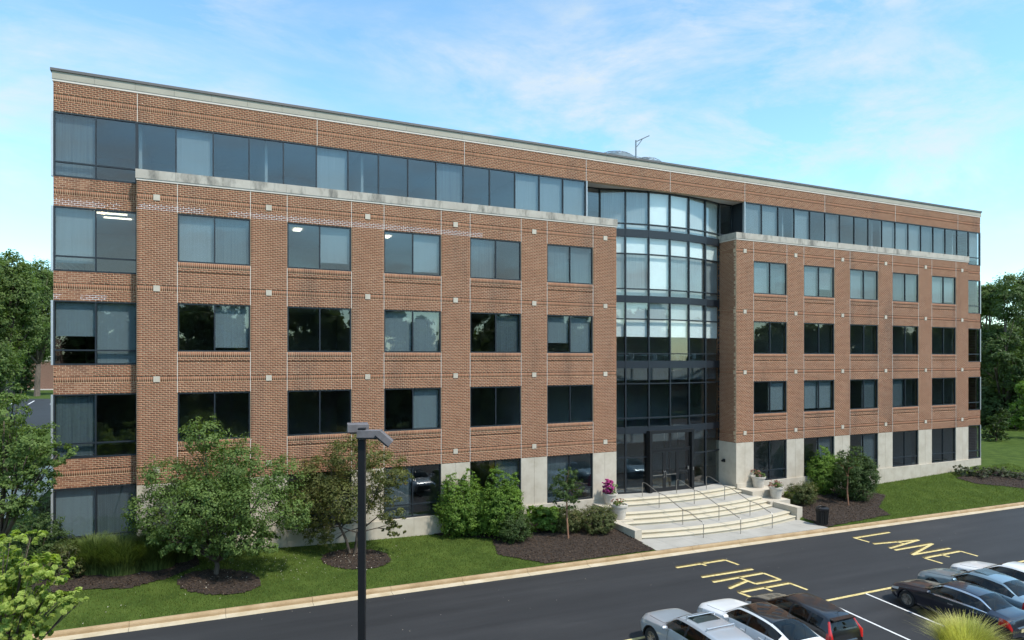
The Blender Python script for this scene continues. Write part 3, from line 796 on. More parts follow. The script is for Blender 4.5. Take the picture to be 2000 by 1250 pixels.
# ---- roof equipment
def fan_cover(x, y, lab):
    e = empty('roof_fan', (x, y, 20.72)); tag(e, lab, 'fan', 'domed fan guards on the roof')
    MB().box(-1.6, 1.6, -1.6, 1.6, 0.0, 2.0).build('fan_unit', M_galv, e)
    MB().lathe([(1.45, 2.0), (1.45, 3.0), (1.38, 3.0), (1.38, 2.0)], seg=28).build('fan_drum', M_galv, e, True)
    m = MB()
    for r_, h in ((1.40, 3.03), (1.2, 3.17), (0.95, 3.29), (0.65, 3.38), (0.3, 3.43)):
        m.tube([(r_*math.cos(2*PI*k/28), r_*math.sin(2*PI*k/28), h) for k in range(29)], 0.014, 5, False)
    for k in range(14):
        a = 2*PI*k/14; m.tube([(r_*math.cos(a), r_*math.sin(a), h) for r_, h in ((1.42, 3.0), (1.2, 3.18), (0.95, 3.30), (0.65, 3.39), (0.0, 3.44))], 0.012, 5)
    m.build('wire_guard', M_galv, e)
fx = []
for px, tt, lab in ((1200, 47.5, 'round domed wire fan guard on the roof away from the pipe rail end'), (1261, 50.0, 'round domed wire fan guard on the roof below the pipe rail')):
    p = at(px, 310, tt); fan_cover(p.x, p.y, lab)
    fans = [o for o in bpy.data.objects if o.name.startswith('roof_fan')]
fans[-1].scale = (0.9, 0.9, 1.10)
p = at(1242, 300, 47.5)
dv = empty('roof_davit', (p.x, p.y, 20.9)); tag(dv, 'slim steel davit mast with angled arm standing on the roof', 'davit')
MB().tube([(0, 0, 0), (0, 0, 4.15)], 0.055).build('mast', M_galv, dv, True)
MB().tube([(0, 0, 4.05), (0.95*CA, -0.95*SA, 4.48)], 0.035).build('arm', M_galv, dv, True)
MB().tube([(0, 0, 3.6), (0.48*CA, -0.48*SA, 4.26)], 0.028).build('brace', M_galv, dv, True)
p0, p1 = at(1225, 302, 47.2), at(1304, 316, 49.5)
rl = empty('roof_railing', (0, 0, 0)); tag(rl, 'low pipe guard rail on the roof beside the fan guards', 'railing')
q0, q1 = Vector((p0.x, p0.y, 23.95)), Vector((p1.x, p1.y, 23.95))
MB().tube([q0, q1], 0.025).build('rail', M_galv, rl)
for k in range(4):
    q = q0.lerp(q1, k/3); MB().tube([(q.x, q.y, 20.9), (q.x, q.y, 23.93)], 0.022).build('post', M_galv, rl)

# ------------------------------------------------------------------ entrance steps
XS = 31.6
steps = empty('entrance_steps', (XS, -0.5, 0.2)); tag(steps, 'wide curved cream entrance steps climbing to the glass doors', 'steps')
def curve_poly(yf, half, yb, r_=23.0, n=22):
    pts = []
    for k in range(n+1):
        x = -half + 2*half*k/n; pts.append((XS + x, yf + r_ - math.sqrt(r_*r_ - x*x)))
    return pts + [(XS+half, yb), (XS-half, yb)]
RZ = 0.1714
fronts = [(-5.32, 1), (-4.93, 2), (-3.68, 3), (-3.28, 4), (-2.88, 5), (-1.48, 6), (-0.98, 7)]
def rel(pts): return [(x-XS, y+0.5) for x, y in pts]
hw = {1: 5.55, 2: 5.546, 3: 5.35, 4: 5.346, 5: 5.342, 6: 4.95, 7: 4.946}
for yf, k in fronts:
    zt = RZ*k - 0.004
    MB().prism(rel(curve_poly(yf, hw[k], -0.2 if k < 7 else 0.05)), -0.5 - 0.01*k, zt).build('step', M_step, steps)
    pts = curve_poly(yf, hw[k], 0)[:23]      # rounded nosing
    mb = MB(); mb.tube([(x-XS, y+0.5-0.012, zt-0.034) for x, y in pts], 0.038, 8); mb.build('nosing', M_step, steps, True)
for k, yb in ((2, -3.66), (5, -1.46), (7, 0.9)):
    yf = dict((b, a) for a, b in fronts)[k]
    h_ = hw[k] - 0.03
    fr_ = curve_poly(yf + 0.32, h_, 0)[:23]; bk = curve_poly(yb, h_, 0)[:23][::-1] if k < 7 else [(XS+4.4, YE), (XS+1.5, 0.5), (XS-1.5, 0.5), (XS-4.3, YE)]
    MB().prism(rel(fr_ + bk), RZ*k - 0.05, RZ*k + 0.003).build('platform', M_conc, steps)
# cheek walls
def cheek(name, x0, x1, y0, y1, z1, z0=-0.4):
    MB().box(x0-XS, x1-XS, y0+0.5, y1+0.5, z0-0.2, z1-0.2).build(name, M_stone, steps)
cheek('cheek_wall', 25.60, 26.03, -4.85, -2.95, 0.80); cheek('cheek_pedestal', 25.60, 26.9, -2.945, -1.85, 0.82); cheek('cheek_pedestal', 25.75, 27.2, -1.845, YB-0.1, 1.35)
cheek('cheek_wall', 37.17, 37.60, -4.75, -2.95, 0.86); cheek('cheek_pedestal', 36.96, 38.60, -2.945, -1.85, 0.88); cheek('cheek_pedestal', 36.60, 38.85, -1.845, YB-0.1, 1.32)
# plaza paving slabs
plaza = empty('pavement'); plaza['kind'] = 'structure'
def in_plaza(x, y): return 25.3 < x < 37.9
mbs = MB()
pv0, pv1 = 25.55, 37.35; nx, ny = 9, 2
for i in range(nx):
    for j in range(ny):
        x0 = pv0 + (pv1-pv0)*i/nx + 0.006; x1 = pv0 + (pv1-pv0)*(i+1)/nx - 0.006
        def yy(x, t): return (yc(x)+0.155) + (-4.4 - (yc(x)+0.155)) * t
        t0, t1 = j/ny + (0.003 if j else 0), (j+1)/ny - 0.003
        q = [(x0, yy(x0, t0)), (x1, yy(x1, t0)), (x1, yy(x1, t1)), (x0, yy(x0, t1))]
        m = MB(); m.v = [(a, b, lawn_z(a, b) - 0.2) for a, b in q] + [(a, b, 0.2 - 0.012*(a-31) + 0.010) for a, b in q]
        m.f = [(4, 5, 6, 7), (0, 1, 5, 4), (1, 2, 6, 5), (2, 3, 7, 6), (3, 0, 4, 7)]
        m.build('paving_slab', M_conc, plaza)
# handrails
for x, lab in ((29.3, 'curved steel handrail on the entrance steps nearest the magenta flower pot'), (31.75, 'curved steel handrail down the middle of the entrance steps'), (34.2, 'curved steel handrail on the entrance steps nearest the black bin')):
    h = empty('handrail', (x, -0.5, 0.2)); tag(h, lab, 'handrail', 'handrails on the entrance steps')
    sg = 23 - math.sqrt(23*23 - (x-XS)**2)
    P_ = [(-0.55, RZ*7), (-2.15, RZ*5), (-4.2, RZ*2), (-5.85, 0.0)]
    H = 0.86; rr = 0.021
    path = [(0, -0.55+0.5+sg, RZ*7+H-0.12), (0, -0.60+0.5+sg, RZ*7+H-0.02), (0, -0.72+0.5+sg, RZ*7+H), (0, -0.95+0.5+sg, RZ*7+H-0.02),
            (0, -1.95+0.5+sg, RZ*5+H+0.02), (0, -2.15+0.5+sg, RZ*5+H-0.03), (0, -2.65+0.5+sg, RZ*5+H-0.06), (0, -3.95+0.5+sg, RZ*2+H+0.04), (0, -4.2+0.5+sg, RZ*2+H-0.03),
            (0, -4.75+0.5+sg, RZ*2+H-0.06), (0, -5.55+0.5+sg, H+0.02), (0, -5.78+0.5+sg, H-0.03), (0, -5.85+0.5+sg, H-0.12)]
    MB().tube(path, rr, 8).build('rail', M_steel, h, True)
    for (y, z) in P_: MB().tube([(0, y+0.5+sg, z), (0, y+0.5+sg, z+H-(0.10 if z in (RZ*7, 0.0) else 0.02))], rr*0.95, 8).build('post', M_steel, h, True)

# ------------------------------------------------------------------ foliage helpers
def leaf_mesh(name, pts, nrm, size, aspect=0.55, rnd=None, fold=0.25, jitter=0.35):
    """one folded four-sided leaf at each point"""
    n = len(pts); pts = np.asarray(pts, float)
    nrm = nrm + RNG.normal(0, jitter, (n, 3)); nrm /= np.linalg.norm(nrm, axis=1)[:, None] + 1e-9
    a = RNG.normal(0, 1, (n, 3)); d = a - (a*nrm).sum(1)[:, None]*nrm; d /= np.linalg.norm(d, axis=1)[:, None] + 1e-9
    w = np.cross(nrm, d); s = (size * RNG.uniform(0.7, 1.3, n))[:, None]
    V = np.zeros((n, 4, 3)); V[:, 0] = pts - d*s*0.5; V[:, 2] = pts + d*s*0.5 - nrm*s*0.08
    V[:, 1] = pts + w*s*aspect*0.5 + nrm*s*fold*0.3; V[:, 3] = pts - w*s*aspect*0.5 + nrm*s*fold*0.3
    if rnd is None: rnd = RNG.uniform(0, 1, n)
    return np_mesh(name, V.reshape(-1, 3), np.arange(4*n).reshape(-1, 4), rnd)

def clump_leaves(clumps, per_m2, lsize, sub=0.33, hollow=0.55):
    """clumps: (centre, rx, ry, rz). leaves gather in small sprays, with gaps between them"""
    P, Nn, RR = [], [], []
    for (c, rx, ry, rz) in clumps:
        c = np.array(c); r = np.array([rx, ry, rz]); area = 4*PI*((rx*ry)**1.6/3 + (rx*rz)**1.6/3 + (ry*rz)**1.6/3)**(1/1.6)
        total = max(30, int(area * per_m2)); ns = max(6, int(total / 26))
        d = RNG.normal(0, 1, (ns, 3)); d /= np.linalg.norm(d, axis=1)[:, None]
        rad = RNG.uniform(hollow, 1.0, ns)**0.7 * RNG.uniform(0.92, 1.10, ns)
        sc = c + d*rad[:, None]*r; sr = sub * r.min() * RNG.uniform(0.5, 1.1, ns); stone = RNG.uniform(0, 1, ns)
        k = RNG.integers(0, ns, total)
        off = RNG.normal(0, 1, (total, 3)) * np.array([1, 1, 0.6]); off /= np.linalg.norm(off, axis=1)[:, None]; off *= (RNG.uniform(0, 1, total)**0.5)[:, None]
        P.append(sc[k] + off*sr[k][:, None]); nn = d[k]*0.8 + off*0.5 + np.array([0, 0, 0.55]); Nn.append(nn / np.linalg.norm(nn, axis=1)[:, None])
        RR.append(np.clip(0.55*stone[k] + 0.45*RNG.uniform(0, 1, total), 0, 1))
    return np.vstack(P), np.vstack(Nn), np.concatenate(RR)

def limbs(base, clumps, r0, stems=1, spread=0.15, fork=0.35):
    mb = MB(); base = Vector(base); cs = [Vector(c[0]) for c in clumps]
    top = sum((c for c in cs), Vector()) / len(cs)
    for s in range(stems):
        a = 2*PI*s/max(1, stems) + 0.5; foot = base + Vector((math.cos(a), math.sin(a), 0)) * (0.0 if stems == 1 else spread)
        lean = Vector((math.cos(a), math.sin(a), 0)) * (0.0 if stems == 1 else spread*4)
        fk = foot.lerp(top, fork) + lean; fk.z = base.z + (top.z - base.z) * fork * 1.1
        pts = [foot - Vector((0, 0, 0.15)), foot, foot.lerp(fk, 0.5) + Vector((random.uniform(-.06, .06), random.uniform(-.06, .06), 0)), fk]
        mb.tube(pts, [r0*1.45, r0*1.15, r0, r0*0.8], 9)
        for i, c in enumerate(cs):
            if stems > 1 and i % stems != s: continue
            mid = fk.lerp(c, 0.5) + Vector((random.uniform(-.2, .2), random.uniform(-.2, .2), random.uniform(0, .25)))*0.6
            mb.tube([fk - Vector((0, 0, 0.1)), mid, c], [r0*0.6, r0*0.35, r0*0.12], 6)
            for _ in range(3):
                rx, ry, rz = clumps[i][1:]; e = c + Vector((random.uniform(-rx, rx), random.uniform(-ry, ry), random.uniform(-rz, rz)))*0.75
                mb.tube([mid, mid.lerp(e, 0.5) + Vector((0, 0, 0.08)), e], [r0*0.22, r0*0.14, r0*0.05], 5)
    return mb

def tree(name, label, base, clumps, leaf, lsize, per_m2, r0, bark=None, stems=1, cat='tree', group=None, fork=0.35, sub=0.33, aspect=0.55, hollow=0.5):
    e = empty(name, base); tag(e, label, cat, group); b = Vector(base)
    loc = [((c[0][0]-b.x, c[0][1]-b.y, c[0][2]-b.z), *c[1:]) for c in clumps]
    limbs((0, 0, 0), loc, r0, stems, fork=fork).build('trunk', bark or M_bark, e, True, None)
    P, Nn, RR = clump_leaves(loc, per_m2, lsize, sub, hollow)
    obj('crown', leaf_mesh('crown', P, Nn, lsize, aspect, RR), leaf, e, kind='stuff')
    return e

def px_clumps(lst, t, squash=1.0):
    """clumps given as picture x, y, radius x, radius y, extra distance, at distance t"""
    out = []
    for (px, py, rx, ry, dd) in lst:
        tt = t + dd; s = tt / F; p = at(px, py, tt); out.append(((p.x, p.y, p.z), rx*s, rx*s*squash, ry*s))
    return out

L_mid = leaf_mat('leaf_mid_green', (0.046, 0.082, 0.020), (0.185, 0.262, 0.074), 0.42)
L_olive = leaf_mat('leaf_olive', (0.055, 0.070, 0.020), (0.185, 0.195, 0.062), 0.38, (0.22, 0.15, 0.06))
L_dark = leaf_mat('leaf_dark', (0.024, 0.048, 0.014), (0.095, 0.145, 0.042), 0.33)
L_lime = leaf_mat('leaf_lime', (0.16, 0.23, 0.035), (0.44, 0.52, 0.13), 0.5)
L_bright = leaf_mat('leaf_bright', (0.050, 0.105, 0.018), (0.19, 0.30, 0.05), 0.4)
L_far = leaf_mat('leaf_far', (0.040, 0.070, 0.020), (0.165, 0.230, 0.068), 0.42)
L_greyg = leaf_mat('leaf_grey_green', (0.050, 0.070, 0.040), (0.13, 0.15, 0.085), 0.3, (0.20, 0.16, 0.10))
L_dome = leaf_mat('leaf_bronze_green', (0.045, 0.062, 0.020), (0.14, 0.16, 0.052), 0.3, (0.19, 0.12, 0.06))
L_pink = leaf_mat('petal_magenta', (0.30, 0.03, 0.16), (0.62, 0.10, 0.36), 0.3)
L_rose = leaf_mat('petal_rose', (0.16, 0.09, 0.05), (0.50, 0.24, 0.22), 0.3)
L_reed = leaf_mat('reed_green', (0.055, 0.085, 0.020), (0.15, 0.195, 0.055), 0.35)
L_straw = leaf_mat('reed_yellow', (0.32, 0.31, 0.06), (0.72, 0.68, 0.28), 0.45)

# trees in front of the building
x, y, z, t = gp(422, 1122)
tree('oak_tree', 'round green oak in a mulch ring on the lawn near the building corner', (x, y, z),
     px_clumps([(398, 850, 44, 38, 0.2), (330, 935, 52, 48, 0.2), (462, 905, 55, 48, 0), (548, 935, 45, 46, 0.3), (285, 1000, 42, 42, 0), (395, 985, 70, 55, -0.8), (500, 985, 62, 55, -0.6),
                (572, 1000, 38, 42, 0.4), (345, 1045, 48, 34, -0.4), (475, 1050, 55, 34, -0.5), (410, 1040, 60, 34, 0.9), (430, 930, 60, 60, 1.2), (395, 1068, 34, 22, -0.5), (450, 1072, 36, 22, -0.6), (420, 1085, 22, 18, 0.4), (515, 1062, 36, 22, -0.2), (300, 1045, 28, 22, 0)], t),
     L_mid, 0.105, 225, 0.095, stems=1, fork=0.22)
x, y, z, t = gp(690, 1082)
tree('multi_stem_tree', 'olive leaved multi stem tree with reddish tints behind the lamp post', (x, y, z),
     px_clumps([(690, 890, 58, 42, 0), (625, 930, 46, 42, 0.3), (755, 915, 44, 34, 0), (600, 990, 44, 46, 0), (672, 975, 56, 46, -0.5), (620, 1035, 36, 26, 0), (765, 1000, 26, 30, -0.2), (725, 965, 40, 34, 0.6),
                (770, 1035, 24, 12, -0.2), (645, 1060, 14, 18, -0.4), (780, 935, 24, 18, 0.2)], t),
     L_olive, 0.10, 215, 0.06, bark=M_bark, stems=3, fork=0.45)
for (bx, by, cl, lab) in ((1110, 1053, [(1105, 930, 24, 22, 0), (1095, 955, 24, 22, 0), (1118, 955, 24, 22, 0), (1105, 980, 26, 16, 0)], 'slender young tree with a reddish trunk in mulch between steps and lawn'),
                          (1657, 988, [(1655, 893, 18, 16, 0), (1645, 912, 16, 15, 0), (1668, 912, 16, 16, 0), (1657, 932, 16, 14, 0)], 'slender young tree with an orange trunk in the mulch near the black bin')):
    x, y, z, t = gp(bx, by)
    tree('young_tree', lab, (x, y, z), px_clumps(cl, t), L_dark, 0.10, 170, 0.045, bark=M_bark_red, fork=0.72, group='young trees in the mulch beds')

def shrub(name, label, px, py, rx, ry, leaf, lsize, per, dd=0.0, up=(), cat='shrub', group=None, sub=0.3, aspect=0.55, fl=1.0):
    """px, py = foot of the shrub in the picture; rx, ry = half width and full height in picture units"""
    x, y, z, t = gp(px, py); s = t / F
    w, h = rx*s, ry*s
    y += w*0.5
    cl = [((x, y, z + h*0.45), w*0.92, w*0.8*fl, h*0.5)]
    for k in range(6):
        a = 2*PI*k/6 + random.random(); cl.append(((x + math.cos(a)*w*0.5, y + math.sin(a)*w*0.45*fl, z + h*random.uniform(0.34, 0.66)), w*0.5, w*0.45, h*0.33))
    for (ux, uh, ur) in up: cl.append(((x + ux*w, y, z + h*uh), w*ur, w*ur, h*ur*0.8))
    e = empty(name, (x, y, z)); tag(e, label, cat, group)
    loc = [((c[0][0]-x, c[0][1]-y, c[0][2]-z), *c[1:]) for c in cl]
    mb = MB()
    for k in range(7):
        a = 2*PI*k/7; mb.tube([(0.06*math.cos(a), 0.06*math.sin(a), -0.05), (w*0.3*math.cos(a), w*0.3*math.sin(a), h*0.4), (w*0.55*math.cos(a), w*0.5*math.sin(a), h*0.75)], [0.03, 0.02, 0.008], 5)
    mb.build('stems', M_bark, e)
    P, Nn, RR = clump_leaves(loc, per, lsize, sub, 0.6)
    ok = P[:, 2] > 0.01; P, Nn, RR = P[ok], Nn[ok], RR[ok]
    obj('foliage', leaf_mesh('foliage', P, Nn, lsize, aspect, RR), leaf, e, kind='stuff')
    return e

shrub('tall_shrub', 'tall leafy shrub at the lawn end of the big hedge clump', 912, 1052, 56, 112, L_bright, 0.095, 340, up=((-0.4, 0.85, 0.35), (0.3, 0.9, 0.35)))
shrub('tall_shrub', 'tall shrub with bright upright shoots in the middle of the big hedge clump', 988, 1056, 50, 118, L_bright, 0.095, 340, up=((-0.2, 0.9, 0.4), (0.45, 0.85, 0.35)))
shrub('clipped_shrub', 'dark rounded shrub at the foot of the hedge clump beside the mulch', 1014, 1064, 38, 66, L_dark, 0.07, 420)
shrub('tall_shrub', 'tall dense shrub filling the back of the big hedge clump', 950, 1050, 50, 92, L_bright, 0.095, 320)
shrub('broadleaf_plant', 'low bright broad leaved plant between the hedge clump and the steps', 1072, 1042, 38, 54, L_bright, 0.15, 170, aspect=0.8)
shrub('dome_shrub', 'bronze tinted dome shrub behind the slender young tree', 1122, 1044, 38, 52, L_dome, 0.07, 420)
shrub('dome_shrub', 'bronze tinted dome shrub against the cheek wall below the pink flower pot', 1178, 1046, 40, 58, L_dome, 0.07, 420)
shrub('tall_shrub', 'tall bright shrub in front of the stone piers behind the young tree', 1630, 968, 40, 82, L_bright, 0.10, 320, up=((-0.2, 0.9, 0.35),))
shrub('tall_shrub', 'tall dark leaved shrub between the young tree and the lawn', 1692, 982, 46, 92, L_dark, 0.09, 360, up=((0.0, 0.88, 0.4),))
shrub('dome_shrub', 'grey green dome shrub below the flower pots near the bin', 1580, 990, 34, 50, L_dome, 0.075, 400)
shrub('broadleaf_plant', 'small lime leaved plant against the low cheek wall near the bin', 1551, 986, 14, 30, L_lime, 0.14, 120, aspect=0.8)
for i, (px, py, rx, ry, lab) in enumerate(((1890, 931, 20, 24, 'low straggly shrub at the far stone plinth corner'), (1925, 936, 20, 24, 'low straggly shrub just past the far building corner'), (1962, 934, 24, 22, 'low straggly shrub in mulch beyond the building under the trees'), (1998, 938, 24, 20, 'low spreading shrub at the end of the far mulch bed'))):
    shrub('low_shrub', lab, px, py, rx, ry, L_greyg, 0.11, 120, group='low shrubs round the far corner')

# blades: reeds and ornamental grasses
def reed_clump(name, label, x, y, z, rx, ry, h, n, mat, lean=0.5, cat='grass clump', w=0.012, group=None):
    e = empty(name, (x, y, z)); tag(e, label, cat, group)
    a = RNG.uniform(0, 2*PI, n); rr = np.sqrt(RNG.uniform(0, 1, n)); bx = rx*0.62*rr*np.cos(a); by = ry*0.62*rr*np.sin(a)
    d = np.stack([np.cos(a), np.sin(a), np.zeros(n)], 1) * (0.35 + rr)[:, None] + RNG.normal(0, 0.35, (n, 3)) * [1, 1, 0]
    H = h * RNG.uniform(0.6, 1.08, n) * (1.08 - 0.35*rr**2); out = lean * H * RNG.uniform(0.2, 1.0, n)
    T = np.linspace(0, 1, 5); side = np.stack([-d[:, 1], d[:, 0], np.zeros(n)], 1); side /= np.linalg.norm(side, axis=1)[:, None] + 1e-6
    V = np.zeros((n, 5, 2, 3))
    for k, tt in enumerate(T):
        p = np.stack([bx + d[:, 0]*out*tt**2.0*0.6, by + d[:, 1]*out*tt**2.0*0.6, H*(tt - 0.22*tt**3)], 1)
        ww = w * (1 - tt*0.85)
        V[:, k, 0] = p - side*ww; V[:, k, 1] = p + side*ww
    q = np.array([[2*k, 2*k+1, 2*k+3, 2*k+2] for k in range(4)]); Q = (q[None] + (np.arange(n)*10)[:, None, None]).reshape(-1, 4)
    obj('blades', np_mesh('blades', V.reshape(-1, 3), Q, np.repeat(RNG.uniform(0, 1, n), 4)), mat, e, kind='stuff')
    return e
for k, (px, py, rx) in enumerate(((182, 1132, 1.15), (235, 1134, 1.25), (300, 1124, 1.25), (348, 1108, 1.0))):
    x, y, z, t = gp(px, py - 8)
    reed_clump('ornamental_grass', ('arching green ornamental grass clump below the corner window', 'arching green ornamental grass clump in the long bed, second from the corner shrubs', 'arching green ornamental grass clump in the long bed beside the oak', 'arching green ornamental grass clump at the oak end of the bed')[k], x, y + 0.55, z, rx, 1.0, 1.70, 5200, L_reed, 0.85, w=0.016, group='grass clumps in the long bed')
tg = 22.4; pg = at(1885, 1240, tg); zg = road_z(pg.x, pg.y)
isl = MB(); isl.prism([(pg.x + 3.2*math.cos(2*PI*k/18)*0.8, pg.y - 0.5 + 1.5*math.sin(2*PI*k/18)) for k in range(18)], zg - 0.2, zg + 0.17)
tag(isl.build('planting_island', M_kerb), kind='structure')
isl = MB(); isl.prism([(pg.x + 3.05*math.cos(2*PI*k/18)*0.8, pg.y - 0.5 + 1.36*math.sin(2*PI*k/18)) for k in range(18)], zg + 0.1, zg + 0.19)
tag(isl.build('island_mulch', M_mulch), kind='structure')
reed_clump('ornamental_grass', 'big yellow green ornamental grass tuft beside the dark blue sedan', pg.x, pg.y, zg + 0.18, 1.15, 0.95, 1.72, 5200, L_straw, 0.80, w=0.010)

# left foreground trees
tree('oak_tree', 'dark green oak overhanging the building corner on the path side', (-7.6, -9.0, lawn_z(-7.6, -9.0)) if False else (at(-20, 900, 24).x, at(-20, 900, 24).y, 0.6),
     px_clumps([(8, 806, 44, 40, 0), (64, 858, 40, 36, 0), (112, 888, 32, 24, 0), (30, 900, 58, 46, 0.4), (75, 930, 34, 30, 0), (15, 975, 44, 40, 0), (60, 985, 26, 20, 0), (-50, 860, 80, 90, 0.5), (-60, 960, 70, 60, 0), (28, 765, 20, 16, 0.5)], 24),
     L_mid, 0.11, 230, 0.11, fork=0.4)
xm, ym = at(-60, 1150, 15).x, at(-60, 1150, 15).y
tree('maple_tree', 'lime green maple with pale lobed leaves over the kerb corner', (xm, ym, road_z(xm, ym)),
     px_clumps([(20, 1055, 40, 16, 0), (60, 1050, 36, 12, 0), (85, 1105, 48, 26, 0), (30, 1110, 44, 34, 0.3), (40, 1165, 62, 34, 0), (112, 1175, 40, 20, -0.2), (20, 1215, 50, 34, 0), (75, 1205, 36, 22, 0), (25, 1245, 30, 14, 0), (-60, 1150, 60, 90, 0.4), (130, 1165, 26, 16, 0), (160, 1172, 14, 10, 0), (60, 1235, 44, 20, 0), (10, 1130, 40, 50, 0.2), (110, 1130, 30, 20, 0.1)], 15),
     L_lime, 0.10, 300, 0.05, fork=0.5, aspect=0.8, sub=0.30, hollow=0.3)
shrub('corner_shrub', 'dense dark shrub at the building corner behind the maple', 70, 1100, 60, 100, L_dark, 0.09, 200, fl=0.7)
shrub('corner_shrub', 'olive green spreading shrub between the maple and the long grass bed', 118, 1140, 44, 80, L_dome, 0.08, 220, fl=0.7)
shrub('lavender_plant', 'pale grey lavender mound beside the path at the corner', 82, 1020, 28, 56, L_greyg, 0.06, 260, fl=0.8)

# ------------------------------------------------------------------ beds, lawn blades, petals
def inside(poly, x, y):
    c = False; j = len(poly)-1
    for i in range(len(poly)):
        if (poly[i][1] > y) != (poly[j][1] > y) and x < (poly[j][0]-poly[i][0])*(y-poly[i][1])/(poly[j][1]-poly[i][1]) + poly[i][0]: c = not c
        j = i
    return c
BEDS = []
def bed(pts, smooth_n=0):
    poly = [gp(px, py)[:2] if not isinstance(px, str) else py for px, py in pts]; BEDS.append(poly)
    xs_ = [p[0] for p in poly]; ys_ = [p[1] for p in poly]; s = 0.12
    X_ = frange(min(xs_), max(xs_)+s, s); Y_ = frange(min(ys_), max(ys_)+s, s)
    return sheet('mulch_bed', X_, Y_, lambda x, y: lawn_z(x, y) + 0.035 + random.uniform(-0.014, 0.016), M_mulch, keep=lambda x, y: inside(poly, x, y) and y > yc(x) + 0.17 and y < YB - 0.09)
def ring(px, py, rx, ry): return [(px + rx*math.cos(2*PI*k/24), py + ry*math.sin(2*PI*k/24)) for k in range(24)]
bed(ring(428, 1138, 82, 25)); bed(ring(696, 1093, 68, 20))
bed([(110, 1160), (170, 1152), (250, 1150), (330, 1130), (388, 1104), (390, 1085), (300, 1060), (140, 1060), (40, 1100), (60, 1150)])
# beds beside the steps, laid out on the ground
xa, ya = gp(858, 1042)[:2]; xb, yb_ = gp(1070, 1102)[:2]
bed([('w', (xa-0.3, YB)), ('w', (xa-0.2, ya-0.3)), ('w', (xa+2.2, ya-1.7)), ('w', (xb-1.6, yb_+1.9)), ('w', (xb, yb_)), ('w', (25.5, yc(25.5)+0.2)), ('w', (25.62, -4.9)), ('w', (25.6, YB))])
x1_, y1_ = gp(1738, 1006)[:2]; x2_, y2_ = gp(1730, 968)[:2]
bed([('w', (37.55, YB)), ('w', (37.55, -4.75)), ('w', (37.2, yc(37.2)+0.2)), ('w', (x1_, y1_)), ('w', (x1_+0.9, y1_+1.4)), ('w', (x2_, y2_)), ('w', (x2_-0.5, YB))])
bed([(1868, 934), (1905, 945), (1960, 950), (2030, 958), (2060, 940), (2000, 925), (1920, 918)])
ch = []
for b in BEDS:
    a0, a1 = min(p[0] for p in b), max(p[0] for p in b); b0, b1 = min(p[1] for p in b), max(p[1] for p in b)
    for _ in range(int((a1-a0)*(b1-b0)*170)):
        x, y = random.uniform(a0, a1), random.uniform(b0, b1)
        if inside(b, x, y) and yc(x) + 0.18 < y < YB - 0.1: ch.append((x, y, lawn_z(x, y) + 0.055))
ch = np.array(ch); M_chip = leaf_mat('bark_chip', (0.012, 0.008, 0.005), (0.11, 0.072, 0.046), 0.0)
tag(obj('bark_chips', leaf_mesh('bark_chips', ch, np.tile([0, 0, 1.0], (len(ch), 1)), 0.075, 0.4), M_chip), 'loose brown bark chips spread over the planting beds', 'bark chips', kind='stuff')
n = 150000
gx = RNG.uniform(-6, 66, n); gy = RNG.uniform(-6.95, -0.6, n)
zg_ = np.zeros(n); keep = np.ones(n, bool)
bb = [(min(p[0] for p in b), max(p[0] for p in b), min(p[1] for p in b), max(p[1] for p in b)) for b in BEDS]
for i in range(n):
    x, y = gx[i], gy[i]
    if y < yc(x) + 0.17 or (25.3 < x < 38.9) : keep[i] = False; continue
    for b, (a0, a1, b0, b1) in zip(BEDS, bb):
        if a0 < x < a1 and b0 < y < b1 and inside(b, x, y): keep[i] = False; break
    zg_[i] = lawn_z(x, y)
gx, gy, zg_ = gx[keep], gy[keep], zg_[keep]; n = len(gx)
a = RNG.uniform(0, 2*PI, n); h = RNG.uniform(0.04, 0.085, n); w = 0.011
V = np.zeros((n, 3, 3)); V[:, 0] = np.stack([gx - w*np.cos(a), gy - w*np.sin(a), zg_ - 0.005], 1); V[:, 1] = np.stack([gx + w*np.cos(a), gy + w*np.sin(a), zg_ - 0.005], 1)
V[:, 2] = np.stack([gx + RNG.normal(0, 0.02, n), gy + RNG.normal(0, 0.02, n), zg_ + h], 1)
tag(obj('lawn_grass', np_mesh('lawn_grass', V.reshape(-1, 3), np.arange(3*n).reshape(-1, 3), RNG.uniform(0, 1, n)), M_blade), 'short mown green grass blades covering the lawn', 'grass', kind='stuff')
# fallen pale petals
P = []
for (px, py, sx, sy, m) in ((690, 1088, 75, 22, 150), (560, 1105, 90, 25, 100), (440, 1130, 85, 25, 50), (250, 1190, 120, 30, 14)):
    for _ in range(m):
        q = (px + random.gauss(0, sx*0.6), py + random.gauss(0, sy*0.6)); x, y, z, t = gp(*q)
        if y > yc(x) + 0.2 and y < -0.7: P.append((x, y, z + 0.06))
P = np.array(P); M_petal = plain('fallen_petal', (0.48, 0.43, 0.34), 0.8)
tag(obj('fallen_petals', leaf_mesh('fallen_petals', P, np.tile([0, 0, 1.0], (len(P), 1)), 0.055, 0.5), M_petal), 'pale fallen petals scattered under the lawn trees', 'petals', kind='stuff')
P = []
for _ in range(90):
    q = (random.uniform(200, 1950), random.uniform(1010, 1240)); x, y, z, t = gp(*q)
    if y < yc(x) - 0.5 and y > -14: P.append((x, y, z + 0.012))
P = np.array(P)
tag(obj('road_litter', leaf_mesh('road_litter', P, np.tile([0, 0, 1.0], (len(P), 1)), 0.045, 0.6, jitter=0.1), M_petal), 'tiny pale flecks of leaf litter lying on the asphalt', 'litter', kind='stuff')

